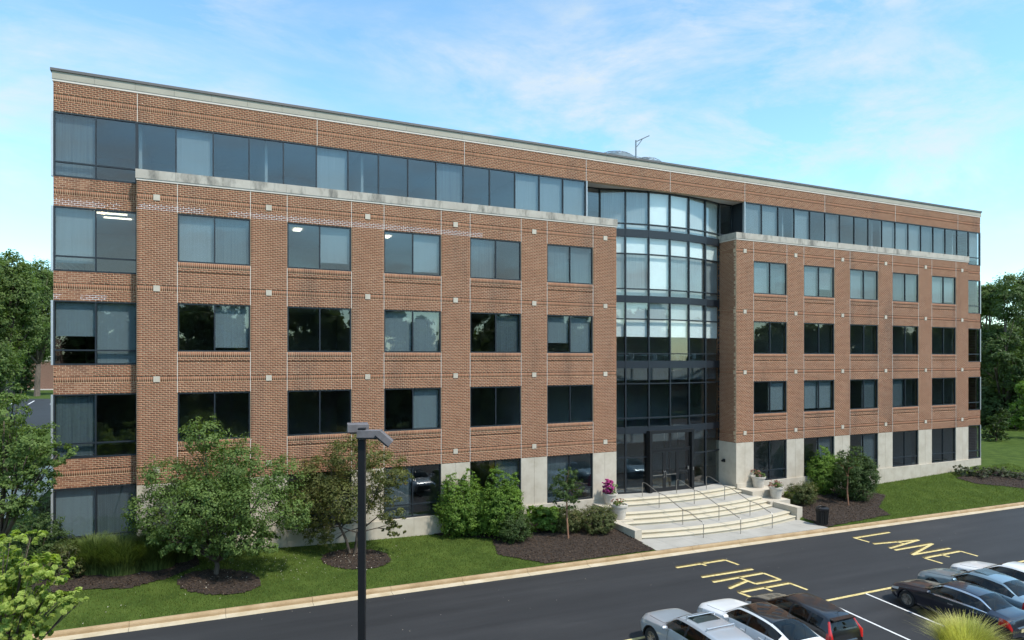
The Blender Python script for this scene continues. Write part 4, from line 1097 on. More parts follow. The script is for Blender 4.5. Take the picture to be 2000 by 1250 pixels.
# ------------------------------------------------------------------ planters and bin
def planter(x, y, z, h, r_, label, leaf, fl):
    e = empty('flower_pot', (x, y, z)); tag(e, label, 'flower pot', 'flower pots beside the entrance steps')
    MB().lathe([(0.0, 0.0), (r_*0.66, 0.0), (r_*0.68, 0.03), (r_*0.90, h*0.84), (r_*1.0, h*0.86), (r_*1.02, h), (r_*0.92, h), (r_*0.88, h*0.9), (0, h*0.88)], seg=28).build('pot', M_pot, e, True)
    cl = [((random.uniform(-.5, .5)*r_, random.uniform(-.5, .5)*r_, h + fl*0.3), r_*0.6, r_*0.6, fl*0.55) for _ in range(6)]
    P, Nn, RR = clump_leaves(cl, 150, 0.06, 0.4, 0.3); obj('leaves', leaf_mesh('leaves', P, Nn, 0.07, 0.6, RR), L_mid, e, kind='stuff')
    cl = [((random.uniform(-.7, .7)*r_, random.uniform(-.7, .7)*r_, h + fl*0.5), r_*0.5, r_*0.5, fl*0.5) for _ in range(7)]
    P, Nn, RR = clump_leaves(cl, 520 if leaf is L_pink else 110, 0.06, 0.3, 0.75); obj('flowers', leaf_mesh('flowers', P, Nn, 0.065, 0.9, RR), leaf, e, kind='stuff')
planter(26.55, -1.15, 1.35, 0.62, 0.42, 'pale flower pot brimming with magenta petunias on the upper pedestal', L_pink, 0.8)
planter(26.30, -2.45, 0.82, 0.80, 0.46, 'pale flower pot with sparse pinkish flowers on the lower pedestal near the hedge', L_rose, 0.26)
planter(38.0, -0.95, 1.32, 0.72, 0.46, 'pale flower pot with mixed red flowers on the upper pedestal by the window', L_rose, 0.40)
planter(38.05, -2.35, 0.88, 0.72, 0.44, 'pale flower pot with faded rose flowers on the lower pedestal near the bin', L_rose, 0.42)
bx_, by_ = 37.2 + 0.25, yc(37.4) + 0.62
x, y, z, t = gp(1606, 1027)
bn = empty('litter_bin', (x, y, lawn_z(x, y) + 0.02)); tag(bn, 'black slatted metal litter bin standing beside the kerb and steps', 'litter bin')
MB().lathe([(0, 0.02), (0.27, 0.02), (0.27, 0.0), (0.29, 0.0), (0.30, 0.06), (0.25, 0.06), (0.29, 0.80), (0, 0.80)], seg=24).build('liner', M_black, bn, True)
for k in range(20):
    a = 2*PI*k/20; MB().tube([(0.285*math.cos(a), 0.285*math.sin(a), 0.03), (0.305*math.cos(a), 0.305*math.sin(a), 0.55), (0.345*math.cos(a), 0.345*math.sin(a), 0.86)], 0.022, 5).build('slat', M_black, bn)
MB().lathe([(0.30, 0.84), (0.37, 0.86), (0.37, 0.92), (0.22, 1.0), (0.20, 0.98), (0.3, 0.9)], seg=24).build('rim', M_black, bn, True)
wl_ = empty('wall_light', (RB[0]-0.02, 0.55, 2.95)); tag(wl_, 'small black wall light on the pale stone return beside the glass entrance', 'wall light')
MB().box(-0.07, 0.03, -0.09, 0.09, -0.10, 0.10).build('housing', M_black, wl_); MB().tube([(-0.07, 0, 0.02), (-0.20, 0, -0.03)], [0.06, 0.075], 10).build('hood', M_black, wl_)

# ------------------------------------------------------------------ painted markings (children of the road)
def stroke(mb, a, b, w=0.13):
    a = Vector((a[0], a[1])); b = Vector((b[0], b[1])); d = (b-a).normalized(); nn = Vector((-d.y, d.x))*w/2
    k = max(2, int((b-a).length/1.5)); n0 = len(mb.v)
    for i in range(k+1):
        p = a.lerp(b, i/k)
        for s in (-1, 1):
            q = p + nn*s; mb.v.append((q.x, q.y, road_z(q.x, q.y) + 0.006))
    for i in range(k): mb.f.append((n0+2*i, n0+2*i+2, n0+2*i+3, n0+2*i+1))
# letter shapes as drawn on the ground: strokes through picture points
def z5_(a, b): return (1230 + a/7.352, 1080 + b/7.352)
def z6_(a, b): return (1450 + a/7.352, 1080 + b/7.352)
def z7_(a, b): return (1200 + a/2.5, 980 + b/2.5)
LET = {
 'F': [(z5_(670, 214), z5_(1370, 103)), (z5_(1370, 103), z5_(1565, 172)), (z5_(1030, 160), z5_(1100, 183))],
 'I': [(z5_(1035, 352), z5_(1770, 236))],
 'R': [(z5_(1195, 422), z6_(305, 292)), (z6_(305, 292), z6_(550, 385)), (z6_(550, 385), z6_(190, 448)), (z6_(190, 448), z5_(1590, 365)), (z5_(1690, 405), z5_(1430, 515))],
 'E': [(z5_(1560, 574), z6_(680, 437)), (z6_(680, 437), z6_(935, 532)), (z6_(330, 510), z6_(430, 550)), (z5_(1575, 574), z5_(1815, 666))],
 'L': [(z7_(1170, 178), z7_(1345, 150)), (z7_(1172, 177), z7_(1245, 198))],
 'A': [(z7_(1266, 207), z7_(1487, 187)), (z7_(1487, 187), z7_(1345, 228)), (z7_(1382, 196), z7_(1418, 207))],
 'N': [(z7_(1370, 237), z7_(1555, 205)), (z7_(1555, 205), z7_(1455, 260)), (z7_(1455, 260), z7_(1640, 228))],
 'E2': [(z7_(1512, 276), z7_(1690, 242)), (z7_(1690, 242), z7_(1775, 266)), (z7_(1605, 262), z7_(1637, 270)), (z7_(1515, 276), z7_(1602, 302))],
}
for k, ss in LET.items():
    mb = MB()
    for i, (p, q) in enumerate(ss):
        n0 = len(mb.v); stroke(mb, gp(*p), gp(*q), 0.14)
        for j in range(n0, len(mb.v)): mb.v[j] = (mb.v[j][0], mb.v[j][1], mb.v[j][2] + 0.0012*i)
    mb.build('painted_letter', M_yellow, road)
    gh = MB(); gh.f = list(mb.f); gh.v = [(a_ + 0.05, b_ + 0.13, road_z(a_ + 0.05, b_ + 0.13) + 0.0035 + 0.0002*i) for i, (a_, b_, c_) in enumerate(mb.v)]
    gh.build('faded_letter', M_oldyellow, road)
YL = gp(1690, 1157)[1]
mb = MB(); stroke(mb, (6.0, YL), (60.0, YL - 0.1), 0.14); mb.build('yellow_line', M_yellow, road)
s1, s2 = gp(1640, 1188)[0], gp(1690, 1159)[0]; SW = s2 - s1
STRIPES = [s2 + SW*k for k in range(-8, 13)]
for x in STRIPES:
    mb = MB(); stroke(mb, (x, YL - 0.09), (x, YL - 5.3), 0.10); mb.build('parking_stripe', M_white, road)

# ------------------------------------------------------------------ cars
def catmull(xs, ys, q):
    i = int(np.clip(np.searchsorted(xs, q) - 1, 0, len(xs)-2)); x0, x1 = xs[i], xs[i+1]; t = (q-x0)/(x1-x0)
    def sl(k):
        if k == 0: return (ys[1]-ys[0])/(xs[1]-xs[0])
        if k == len(xs)-1: return (ys[-1]-ys[-2])/(xs[-1]-xs[-2])
        a = (ys[k]-ys[k-1])/(xs[k]-xs[k-1]); b = (ys[k+1]-ys[k])/(xs[k+1]-xs[k])
        return 0 if a*b <= 0 else 2*a*b/(a+b)
    m0, m1 = sl(i)*(x1-x0), sl(i+1)*(x1-x0)
    return (2*t**3-3*t*t+1)*ys[i] + (t**3-2*t*t+t)*m0 + (-2*t**3+3*t*t)*ys[i+1] + (t**3-t*t)*m1

# station tables: x from nose, half width, floor z, belt z, top edge half width, top edge z, centre z
SEDAN = dict(L=4.70, st=[(0.0, .58, .34, .50, .44, .58, .60), (.10, .74, .26, .58, .56, .68, .70), (.45, .87, .20, .69, .66, .79, .83), (1.0, .90, .20, .79, .70, .88, .92), (1.42, .905, .20, .88, .70, .95, .99), (2.15, .91, .20, .93, .56, 1.34, 1.40),
    (2.75, .91, .20, .95, .57, 1.39, 1.44), (3.35, .91, .20, .97, .55, 1.35, 1.40), (4.02, .90, .21, .98, .62, 1.05, 1.08), (4.40, .87, .24, .98, .66, 1.02, 1.05), (4.58, .83, .28, .92, .62, .97, .99), (4.70, .74, .36, .66, .52, .72, .73)],
    ws=(1.44, 2.13), rw=(3.38, 4.0), side=(1.62, 3.98), pil=(2.72, 3.58), wheels=(0.87, 3.70), wr=0.33, hl=(.06, .48), tl=(4.28, 4.69))
HATCH = dict(L=4.05, st=[(0.0, .56, .34, .52, .44, .62, .64), (.10, .72, .26, .62, .56, .72, .75), (.40, .83, .20, .75, .64, .86, .90), (.80, .845, .20, .86, .68, .96, 1.0), (1.10, .85, .20, .93, .68, 1.03, 1.08), (1.95, .85, .20, .97, .56, 1.44, 1.50),
    (2.6, .85, .20, 1.0, .57, 1.48, 1.53), (3.3, .85, .20, 1.03, .55, 1.44, 1.49), (3.72, .84, .22, 1.04, .54, 1.36, 1.41), (3.96, .82, .26, 1.0, .60, 1.04, 1.06), (4.05, .76, .34, .70, .56, .76, .77)],
    ws=(1.12, 1.93), rw=(3.74, 3.94), side=(1.25, 3.55), pil=(2.30, 3.08), wheels=(0.78, 3.30), wr=0.31, hl=(.06, .55), tl=(3.86, 4.04))
SUV = dict(L=4.75, st=[(0.0, .66, .42, .62, .52, .76, .79), (.10, .82, .34, .74, .62, .90, .94), (.40, .93, .28, .88, .70, 1.0, 1.05), (1.0, .955, .26, .98, .74, 1.07, 1.12), (1.38, .96, .26, 1.05, .75, 1.12, 1.17), (2.0, .96, .26, 1.09, .63, 1.55, 1.60),
    (2.8, .96, .26, 1.12, .64, 1.60, 1.65), (3.7, .96, .26, 1.16, .63, 1.56, 1.61), (4.30, .95, .28, 1.17, .62, 1.46, 1.50), (4.62, .92, .32, 1.10, .68, 1.14, 1.16), (4.75, .86, .42, .78, .62, .84, .85)],
    ws=(1.40, 1.98), rw=(4.33, 4.60), side=(1.55, 4.22), pil=(2.58, 3.45), wheels=(0.92, 3.72), wr=0.38, hl=(.06, .5), tl=(4.4, 4.72))
CROSS = dict(L=4.60, st=[(0.0, .62, .38, .58, .50, .70, .72), (.10, .79, .30, .68, .60, .82, .85), (.42, .90, .24, .81, .68, .92, .97), (1.0, .92, .23, .91, .72, 1.0, 1.05), (1.42, .925, .23, .98, .72, 1.06, 1.10), (2.1, .925, .23, 1.02, .60, 1.46, 1.52),
    (2.7, .925, .23, 1.05, .61, 1.50, 1.55), (3.3, .925, .23, 1.08, .58, 1.46, 1.51), (4.10, .91, .25, 1.10, .60, 1.24, 1.28), (4.45, .88, .30, 1.04, .66, 1.08, 1.10), (4.60, .80, .40, .74, .58, .80, .81)],
    ws=(1.44, 2.08), rw=(3.40, 4.25), side=(1.60, 3.9), pil=(2.62, 3.42), wheels=(0.88, 3.62), wr=0.36, hl=(.06, .5), tl=(4.2, 4.56))

def car(name, label, spec, x, ynose, paint, roof=None, trim=None, extra=()):
    st = np.array(spec['st']); L_ = spec['L']; xs_ = st[:, 0]
    NX = 110; qx = np.unique(np.concatenate([np.linspace(0, L_, NX), spec['ws'], spec['rw'], spec['side'], [spec['tl'][0], spec['tl'][1], spec['hl'][0], spec['hl'][1]]]))
    secs = []
    NS, NW, NR_ = 14, 8, 8
    for q in qx:
        W, zl, zb, tw, ze, zc = [catmull(xs_, st[:, k], q) for k in range(1, 7)]
        pts = []
        ctrl_t = np.array([0, .12, .35, .7, 1.0]); cy = np.array([W*.90, W*.955, W*.985, W*1.0, W*.955]); cz = np.array([zl, zl+.06, zl+(zb-zl)*.38, zl+(zb-zl)*.72, zb])
        for k in range(NS+1):
            t = k/NS; pts.append((catmull(ctrl_t, cy, t), catmull(ctrl_t, cz, t)))
        for k in range(1, NW+1):
            t = k/NW; bow = 0.035*math.sin(PI*t); pts.append((W*.955 + (tw-W*.955)*t + bow*min(1, (ze-zb)*3), zb + (ze-zb)*t))
        for k in range(1, NR_+1):
            t = k/NR_; yv = tw*math.cos(t*PI/2); pts.append((yv, ze + (zc-ze)*math.sin(t*PI/2)))
        secs.append(pts)
    K = NS+NW+NR_+1; n = len(qx)
    V = np.zeros((n, 2*K, 3))
    for i, q in enumerate(qx):
        for k, (yy_, zz_) in enumerate(secs[i]):
            V[i, k] = (-yy_, L_/2 - q, zz_); V[i, 2*K-1-k] = (yy_, L_/2 - q, zz_)
    groups = {}
    wz, wr = spec['wr'], spec['wr'] + 0.055
    e = empty(name, (x, ynose - L_/2, road_z(x, ynose - L_/2))); e.rotation_euler = (math.atan(0.06), math.atan(0.012), 0)
    tag(e, label, 'car', 'cars parked nose in towards the building')
    def cls(i, k):
        qa = (qx[i]+qx[i+1])/2; kk = k if k < K else 2*K-2-k
        zmid = (secs[i][min(kk, K-1)][1] + secs[i][min(kk+1, K-1)][1])/2
        if kk < NS:
            for wx in spec['wheels']:
                if (qa-wx)**2 + (zmid-wz)**2 < wr*wr: return None
            if spec['tl'][0] < qa < spec['tl'][1] and kk >= NS-5: return 'taillight'
            if spec['hl'][0] < qa < spec['hl'][1] and kk >= NS-3: return 'headlight'
            return 'body'
        if kk < NS+NW:
            u = kk - NS; s0, s1 = spec['side']
            if s0 < qa < s1 and 1 <= u < NW-1:
                hgt = secs[i][NS+NW][1] - secs[i][NS][1]
                if hgt > 0.12:
                    for p in spec['pil']:
                        if abs(qa-p) < 0.045: return 'pillar'
                    return 'side_window'
            if s0 < qa < s1 and (u == 0 or u == NW-1) and trim and secs[i][NS+NW][1] - secs[i][NS][1] > 0.12: return 'window_trim'
            return 'body'
        if spec['ws'][0] < qa < spec['ws'][1]: return 'windscreen' if kk < K-1 or True else 'body'
        if spec['rw'][0] < qa < spec['rw'][1] and kk >= NS+NW+1: return 'rear_window'
        if roof and spec['ws'][1] <= qa <= spec['rw'][0]: return 'roof'
        return 'body'
    for i in range(n-1):
        for k in range(2*K-1):
            c = cls(i, k)
            if c: groups.setdefault(c, []).append((i*2*K+k, i*2*K+k+1, (i+1)*2*K+k+1, (i+1)*2*K+k))
    mats = {'body': paint, 'taillight': M_red, 'headlight': M_lens, 'pillar': M_black, 'side_window': M_carglass, 'windscreen': M_carglass, 'rear_window': M_carglass, 'roof': roof or paint, 'window_trim': trim or paint}
    flat = V.reshape(-1, 3)
    groups['body'].append(tuple(0*2*K + k for k in (0, 1, 2*K-2, 2*K-1)))
    for gname, fs in groups.items():
        if gname in ('body', 'roof', 'window_trim', 'windscreen', 'rear_window'): sets = [fs]
        elif gname == 'pillar': sets = [[f for f in fs if (flat[f[0]][0] < 0) == a_ and (flat[f[0]][1] > L_/2 - sum(spec['pil'])/2) == b_] for a_ in (True, False) for b_ in (True, False)]
        else: sets = [[f for f in fs if flat[f[0]][0] < 0], [f for f in fs if flat[f[0]][0] >= 0]]
        for fs_ in sets:
            if not fs_: continue
            used = sorted(set(v for f in fs_ for v in f)); mp_ = {v: i for i, v in enumerate(used)}
            me = bpy.data.meshes.new(gname); me.from_pydata([tuple(flat[v]) for v in used], [], [tuple(mp_[v] for v in f) for f in fs_])
            me.polygons.foreach_set('use_smooth', np.ones(len(me.polygons), dtype=bool)); me.update()
            obj(gname, me, mats[gname], e)
    # nose and tail caps
    for i, s in ((0, 1), (n-1, -1)):
        me = bpy.data.meshes.new('bumper'); me.from_pydata([tuple(v) for v in V[i]], [], [tuple(range(2*K)) if s > 0 else tuple(range(2*K))[::-1]]); me.update(); obj('bumper', me, paint if s < 0 else M_black, e)
    # cabin tub and seats
    c0 = L_/2
    W0 = st[4, 1]
    m = MB(); m.box(-W0+.12, W0-.12, c0-spec['rw'][1]+.1, c0-spec['ws'][0]-.15, .32, .62); m.build('cabin_floor', M_seat, e)
    for sx in (-.36, .36):
        for yy_ in (spec['ws'][1]+.25, spec['ws'][1]+1.1):
            m = MB(); m.box(sx-.24, sx+.24, c0-yy_-.12, c0-yy_+.0, .6, st[5, 6]-.32); m.box(sx-.24, sx+.24, c0-yy_, c0-yy_+.5, .6, .74); m.build('seat', M_seat, e)
    m = MB(); m.box(-W0+.14, W0-.14, c0-spec['ws'][0]-.62, c0-spec['ws'][0]-.16, .62, .92); m.build('dashboard', M_seat, e)
    # wheels
    for wx in spec['wheels']:
        for s in (-1, 1):
            yv = catmull(xs_, st[:, 1], wx); r_ = spec['wr']
            wh = empty('wheel', (s*(yv-0.11), c0-wx, r_), e)
            MB().lathe([(r_*.66, -.10), (r_*.9, -.108), (r_, -.08), (r_*1.0, .08), (r_*.9, .108), (r_*.66, .10)], axis='X', seg=30).build('tyre', M_tyre, wh, True)
            m = MB(); m.lathe([(r_*.67, s*.095), (r_*.62, s*.10), (r_*.60, s*.05), (0.0, s*.03)], axis='X', seg=30)
            for k in range(10):
                a = 2*PI*k/10 + (.11 if k % 2 else -.11); dv_ = Vector((0, math.cos(a), math.sin(a))); m.obox(dv_*r_*.34 + Vector((s*.082, 0, 0)), dv_, Vector((0, -math.sin(a), math.cos(a))), (1, 0, 0), r_*.30, .018, .012)
            m.lathe([(0.06, s*.07), (0.06, s*.10), (0, s*.103)], axis='X', seg=14)
            m.build('rim', M_steel, wh)
            MB().lathe([(r_+.02, s*.02), (r_+.075, s*.098), (r_+.085, s*.122), (r_+.045, s*.118), (r_+.03, s*.0)], axis='X', seg=24, a0=-0.12, a1=PI+0.12).build('wheel_arch', M_black if spec is SUV else paint, wh, True)
            MB().lathe([(r_+.05, -s*.12), (r_+.06, s*.03)], axis='X', seg=20, a0=-0.25, a1=PI+0.25).build('wheel_well', M_black, wh)
    # door seams
    for sx_ in (spec['side'][0]+.22, spec['pil'][0]+.01, spec['pil'][1]+.02):
        i_ = int(np.argmin(np.abs(qx - sx_)))
        for s in (-1, 1):
            pts_ = [(s*(secs[i_][k][0]+.001), c0-qx[i_], secs[i_][k][1]) for k in range(3, NS+1)]
            MB().tube(pts_, 0.0065, 5).build('door_seam', M_black, e)
    for q0_, q1_ in ((spec['hl'][1], spec['ws'][0]),):
        ii = [k for k in range(n) if q0_ <= qx[k] <= q1_]
        for s in (-1, 1): MB().tube([(s*(secs[k][NS+NW][0]), c0-qx[k], secs[k][NS+NW][1]+.002) for k in ii], 0.006, 5).build('bonnet_seam', M_black, e)
    # mirrors, plate, handles
    for s in (-1, 1):
        ym_ = c0 - spec['side'][0] - .16; yv = catmull(xs_, st[:, 1], spec['side'][0]+.16); zb = catmull(xs_, st[:, 3], spec['side'][0]+.16)
        m = MB(); m.lathe([(0, -.11), (.05, -.10), (.075, -.03), (.075, .05), (.05, .10), (0, .11)], (s*(yv+.07), ym_, zb+.07), 12, axis='X'); m.build('mirror', paint, e, True)
        for hx in (spec['pil'][0]-.12, spec['pil'][1]-.12):
            yv = catmull(xs_, st[:, 1], hx); zb = catmull(xs_, st[:, 3], hx)
            m = MB(); m.obox((s*(yv*.99+.006), c0-hx, zb-.13), (0, 1, 0), (1, 0, 0), (0, 0, 1), .10, .014, .014); m.build('door_handle', trim or paint, e)
    zt = st[-1, 3]
    m = MB(); m.box(-.26, .26, -c0-.03, -c0+.02, zt-.14, zt-.02); m.build('number_plate', M_plate, e)
    m = MB(); m.box(-.45, .45, -c0-.035, -c0+.03, zt+.0, zt+.04); m.build('tail_trim', M_chrome, e)
    return e, c0

def paint(name, col, metal=0.3, rough=0.28): return plain(name, col, rough, metal, 1.0, 0.02, 2.0)
P_silver = paint('silver_paint', (0.50, 0.53, 0.56), 0.45); P_white = paint('white_paint', (0.78, 0.78, 0.77), 0.0); P_blackp = paint('black_paint', (0.012, 0.012, 0.014), 0.2)
P_navy = paint('navy_paint', (0.016, 0.018, 0.028), 0.3); P_blue = paint('light_blue_paint', (0.22, 0.31, 0.36), 0.45)
P_roofblk = paint('black_roof', (0.014, 0.012, 0.011), 0.0, 0.15)
xc = lambda k: s1 + SW*(k - 0.5)     # middle of the stall to the left of stripe k
e, c0 = car('suv', 'silver grey suv with sunroof and roof bars beside the white crossover', SUV, xc(-3) + 0.10, YL + 0.15, P_silver)
e.scale = (0.97, 0.97, 0.95)
MB().box(-.48, .48, c0-2.72, c0-2.15, 1.625, 1.652).build('sunroof', M_carglass, e)
for yy_ in (2.3, 3.25):
    MB().tube([(-.60, c0-yy_, 1.60), (-.56, c0-yy_, 1.70), (.56, c0-yy_, 1.70), (.60, c0-yy_, 1.60)], 0.022, 6).build('roof_bar', P_silver, e, True)
car('crossover_car', 'white crossover with a black glass roof parked beside the black hatchback', CROSS, xc(-2) + 0.25, YL + 0.15, P_white, P_roofblk, None)
e, c0 = car('hatchback', 'black hatchback with tall red tail lamps beside the empty parking bays', HATCH, xc(-1), YL + 0.1, P_blackp)
MB().box(-.5, .5, -c0+.14, -c0+.34, 1.385, 1.42).build('spoiler', P_blackp, e)
for sx in (-1, 1): MB().tube([(sx*.58, -c0+.30, 1.33), (sx*.66, -c0+.20, 1.12), (sx*.73, -c0+.10, .96), (sx*.70, -c0+.02, .74)], [.035, .055, .085, .05], 8).build('tall_tail_lamp', M_red, e, True)
MB().tube([(.1, -c0+.55, 1.45), (.1, -c0+.42, 1.56)], 0.008, 5).build('antenna', M_black, e)
car('sedan', 'dark navy sedan with chrome window trim beside the yellow ornamental grass', SEDAN, xc(2) - 0.02, YL - 0.80, P_navy, None, M_chrome)
e, c0 = car('sedan', 'light blue sedan with sunroof between the navy sedan and the white car', SEDAN, xc(3), YL - 0.3, P_blue, None, None)
MB().box(-.42, .42, c0-2.75, c0-2.2, 1.425, 1.448).build('sunroof', M_carglass, e)
car('sedan', 'white sedan parked beyond the light blue sedan', SEDAN, xc(4), YL - 0.2, P_white, None, None)

# ------------------------------------------------------------------ lamp post
tl = 11.0; pb = at(707, 850, tl); pz = road_z(pb.x, pb.y)
lp = empty('lamp_post', (pb.x, pb.y, pz)); tag(lp, 'square black parking lamp post with weathered grey box heads', 'lamp post')
lp.rotation_euler = (0, 0, -0.42)
top = pb.z - pz
M_head = mottled('weathered_lamp_housing', [(0.3, (0.11, 0.10, 0.10)), (0.6, (0.17, 0.155, 0.155)), (0.85, (0.25, 0.17, 0.15))], 4, 0.6)
MB().box(-0.057, 0.057, -0.057, 0.057, 0.0, top+0.12).build('pole', M_black, lp)
MB().box(-0.20, 0.20, -0.20, 0.20, 0.0, 0.03).build('base_plate', M_black, lp)
def head(cx, cy, cz, lx, ly, lz, rz, tilt=0.0):
    h = empty('lamp_head', (cx, cy, cz), lp); h.rotation_euler = (0, tilt, rz)
    m = MB(); m.v = []; 
    m.box(-lx/2, lx/2, -ly/2, ly/2, -lz/2, lz/2); m.build('housing', M_head, h)
    MB().box(-lx/2+.03, lx/2-.03, -ly/2+.03, ly/2-.03, -lz/2-.012, -lz/2+.002).build('lens', M_lens, h)
    MB().box(-lx/2-.008, lx/2+.008, -ly/2-.008, ly/2+.008, -lz/2+.0, -lz/2+.02).build('door_frame', M_black, h)
head(-0.13, 0.30, top+0.09, 0.34, 0.42, 0.14, 0.25)
head(0.13, -0.02, top+0.02, 0.38, 0.22, 0.13, 0.0)
head(0.365, 0.0, top-0.05, 0.27, 0.28, 0.12, 0.1, 0.72)
MB().box(-0.03, 0.03, -0.061, -0.057, 0.45, 0.62).build('hand_hole_cover', M_black, lp)

# ------------------------------------------------------------------ surroundings: trees, car park behind, brick wall, reflected trees
def big_tree(name, label, x, y, z, h, w, leaf, per=10, ls=0.55, group=None, trunk=True, seed=0, low=0.18):
    random.seed(seed); cl = []
    for k in range(16):
        q = random.random(); zz = low + (0.98-low)*q; ww = w*math.sin(PI*(0.18+0.74*zz))**0.7
        a = random.uniform(0, 2*PI); r_ = ww*random.uniform(0.25, 0.68)
        cl.append(((x+math.cos(a)*r_, y+math.sin(a)*r_, z+h*zz*0.93), w*random.uniform(.30, .46), w*random.uniform(.30, .46), h*random.uniform(.09, .15)))
    return tree(name, label, (x, y, z), cl, leaf, ls, per, h*0.018, fork=0.35, group=group, sub=0.42, hollow=0.35)
def bt(px, t, ytop, w, seed, leaf, label, name='tall_tree', zb=0.9, per=14, ls=0.42, group=None, low=0.18):
    p = at(px, ytop, t); return big_tree(name, label, p.x, p.y, zb, p.z - zb, w, leaf, per, ls, group, seed=seed, low=low)
bt(2, 92, 470, 6.0, 3, L_far, 'tallest broad tree beyond the left parking lot', ls=0.36, per=20, low=0.42)
bt(72, 150, 510, 8.0, 4, L_far, 'broad tree standing close beside the corner windows behind the far lot', ls=0.45, per=18, low=0.36)
bt(-70, 85, 480, 7.0, 5, L_far, 'broad tree at the outer edge of the far lot', ls=0.36, per=20)
bt(20, 160, 560, 8.0, 6, L_dark, 'dark tree in the row behind the tall lot trees', ls=0.45, per=18, low=0.3)
bt(40, 165, 648, 5.0, 7, L_dark, 'small rounded dark tree on the grass strip of the far lot', 'small_tree', per=22, ls=0.4, low=0.04)
bt(1925, 92, 555, 5.2, 11, L_far, 'tall tree just beyond the far end of the building', ls=0.34, per=42, low=0.05)
bt(1958, 84, 560, 5.0, 12, L_dark, 'dark tall tree behind the far mulch bed', ls=0.32, per=42, low=0.03)
bt(2005, 88, 520, 5.6, 13, L_far, 'broad tall tree beside the far lawn', ls=0.32, per=42, low=0.12)
bt(2010, 72, 745, 2.4, 14, L_bright, 'smaller light green tree in front of the tall trees', 'small_tree', per=40, ls=0.24, low=0.25)
bt(1900, 108, 560, 6.0, 15, L_far, 'tall tree partly hidden behind the far end of the building', ls=0.4, per=20)
bt(2050, 96, 540, 6.0, 16, L_far, 'outermost tall tree beyond the far lawn', ls=0.4, per=20)
p = at(1945, 890, 70); big_tree('understorey_shrub', 'dark leafy understorey shrub below the tall trees at the far corner', p.x, p.y, 0.9, 2.9, 1.9, L_dark, 60, 0.2, seed=21, low=0.1)
p = at(1985, 890, 80); big_tree('understorey_shrub', 'long dark hedge shrub in the shade beside the far lawn', p.x, p.y, 0.9, 2.2, 3.0, L_dark, 50, 0.2, seed=22, low=0.1)
for k in range(9):
    p = at(1880 + k*28, 700, 150 + (k % 3)*12); big_tree('woodland_tree', 'woodland tree in the far belt behind the building end', p.x, p.y, 0.9, 15 + (k*7) % 5, 6.5, L_dark, 9, 0.6, 'woodland belt beyond the far lawn', seed=30+k)
for k in range(7):
    p = at(-120 + k*38, 700, 215 + (k % 3)*14); big_tree('woodland_tree', 'woodland tree in the belt behind the low brick building', p.x, p.y, 0.9, 18 + (k*7) % 6, 9.0, L_dark, 6, 0.8, 'woodland belt beyond the far lot', seed=50+k)
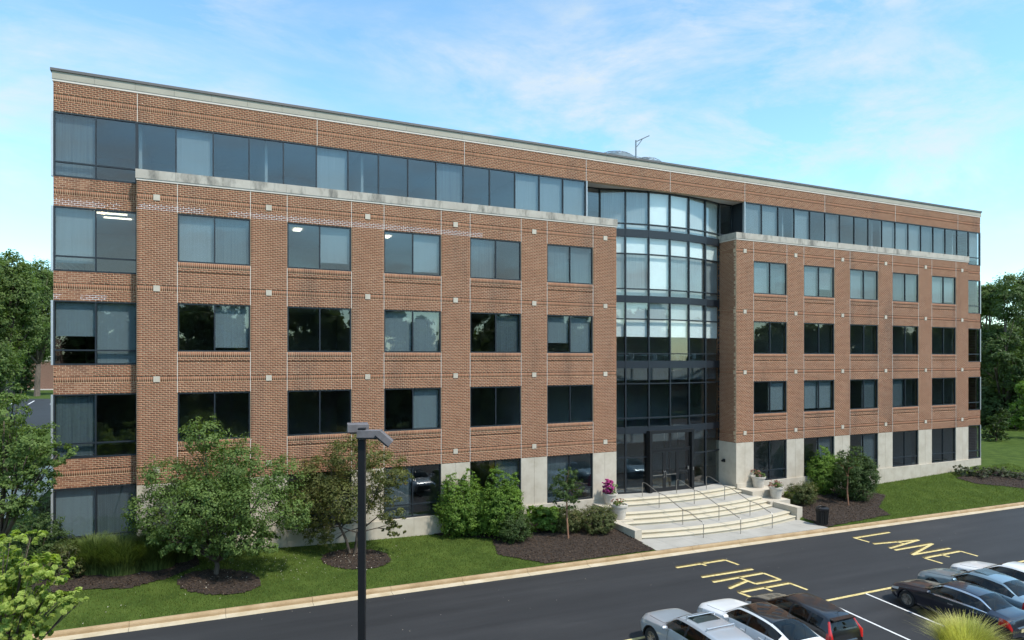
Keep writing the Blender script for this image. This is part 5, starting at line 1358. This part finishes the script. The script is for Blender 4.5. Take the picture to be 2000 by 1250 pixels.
# far car park on the left with stripes, grass strip, pale drive and low brick building
def on(px, py, zc): 
    a, b, v = ray(px, py); t = -(CZ - zc)/v; return (CX+a*t, CY+b*t)
def flat(name, pts, z, mat):
    m = MB(); m.v = [(x, y, z) for x, y in pts]; m.f = [tuple(range(len(pts)))]; return tag(m.build(name, mat), kind='structure')
zf = 1.16
flat('far_parking_lot', [on(-200, 838, zf), on(112, 838, zf), on(112, 779, zf), on(-200, 779, zf)], zf + 0.02, M_asphalt)
flat('far_drive', [on(-200, 762, zf), on(140, 762, zf), on(140, 738, zf), on(-200, 738, zf)], zf + 0.03, M_conc)
flat('path', [on(-60, 1015, 1.2), on(40, 1012, 1.2), on(112, 940, 1.2), on(112, 905, 1.2), on(20, 930, 1.2), on(-80, 985, 1.2)], zf + 0.06, M_step)
for px in (20, 55, 98):
    a, b = on(px, 790, zf), on(px + 12, 783, zf); m = MB(); d = (Vector(b)-Vector(a)).normalized(); nn = Vector((-d.y, d.x))*0.12
    m.v = [(*(Vector(a)+nn), zf+0.03), (*(Vector(a)-nn), zf+0.03), (*(Vector(b)-nn), zf+0.03), (*(Vector(b)+nn), zf+0.03)]; m.f = [(0, 1, 2, 3)]
    m.build('parking_stripe', M_white, bpy.data.objects['far_parking_lot'])
a = at(40, 705, 185); b = at(190, 705, 185)
lw = empty('low_brick_building', (a.x, a.y, 1.0)); tag(lw, 'low red brick building beyond the far parking lot', 'building')
d = Vector((b.x-a.x, b.y-a.y, 0)); Ln = d.length; d.normalize(); nn = Vector((-d.y, d.x, 0))
m = MB(); m.obox(d*Ln/2 + nn*4 + Vector((0, 0, 3.9)), d, nn, (0, 0, 1), Ln/2, 4, 3.9); m.build('wall', M_brickfar, lw)
m = MB(); m.obox(d*Ln/2 + nn*4 + Vector((0, 0, 7.95)), d, nn, (0, 0, 1), Ln/2+.1, 4.1, .14); m.build('coping', M_stone, lw)
# what stands across the car park and shows in the glass
random.seed(5)
PROTO = []
for k in range(64):
    x = -34 + (k//2)*6.9 + (k % 2)*3.4; y = -61 - (k % 2)*7 + ((k*37) % 5) - 2
    if 74 < x < 104: y -= 26
    if k < 4:
        PROTO.append(big_tree('car_park_tree', 'leafy tree across the car park seen mirrored in the office windows', x, y, road_z(x, y), 18.5 + 0.9*(k % 3), 5.4 + 0.3*(k % 2), L_far, 15, 0.6, 'trees across the car park mirrored in the glass', seed=100+k, low=0.03))
    else:
        src = PROTO[k % 4]; c = src.copy(); COL.objects.link(c); c.location = (x, y, road_z(x, y)); c.rotation_euler = (0, 0, k*1.7); sc_ = 0.88 + ((k*13) % 7)*0.03; c.scale = (sc_, sc_, sc_)
        for ch in src.children:
            d = ch.copy(); COL.objects.link(d); d.parent = c
ob = empty('opposite_building', (88, -74, -1.0)); tag(ob, 'low brick office with pale bands across the car park, mirrored in the entrance glass', 'building')
for k in range(2):
    z0 = k*4.0
    MB().box(-15, 15, -7, 7, z0, z0+1.2).build('brick_band', M_brickfar, ob); MB().box(-14.9, 14.9, -6.9, 6.9, z0+1.2, z0+3.0).build('ribbon_glass', M_frame, ob); MB().box(-15.1, 15.1, -7.1, 7.1, z0+3.0, z0+4.0).build('pale_band', M_stone, ob)
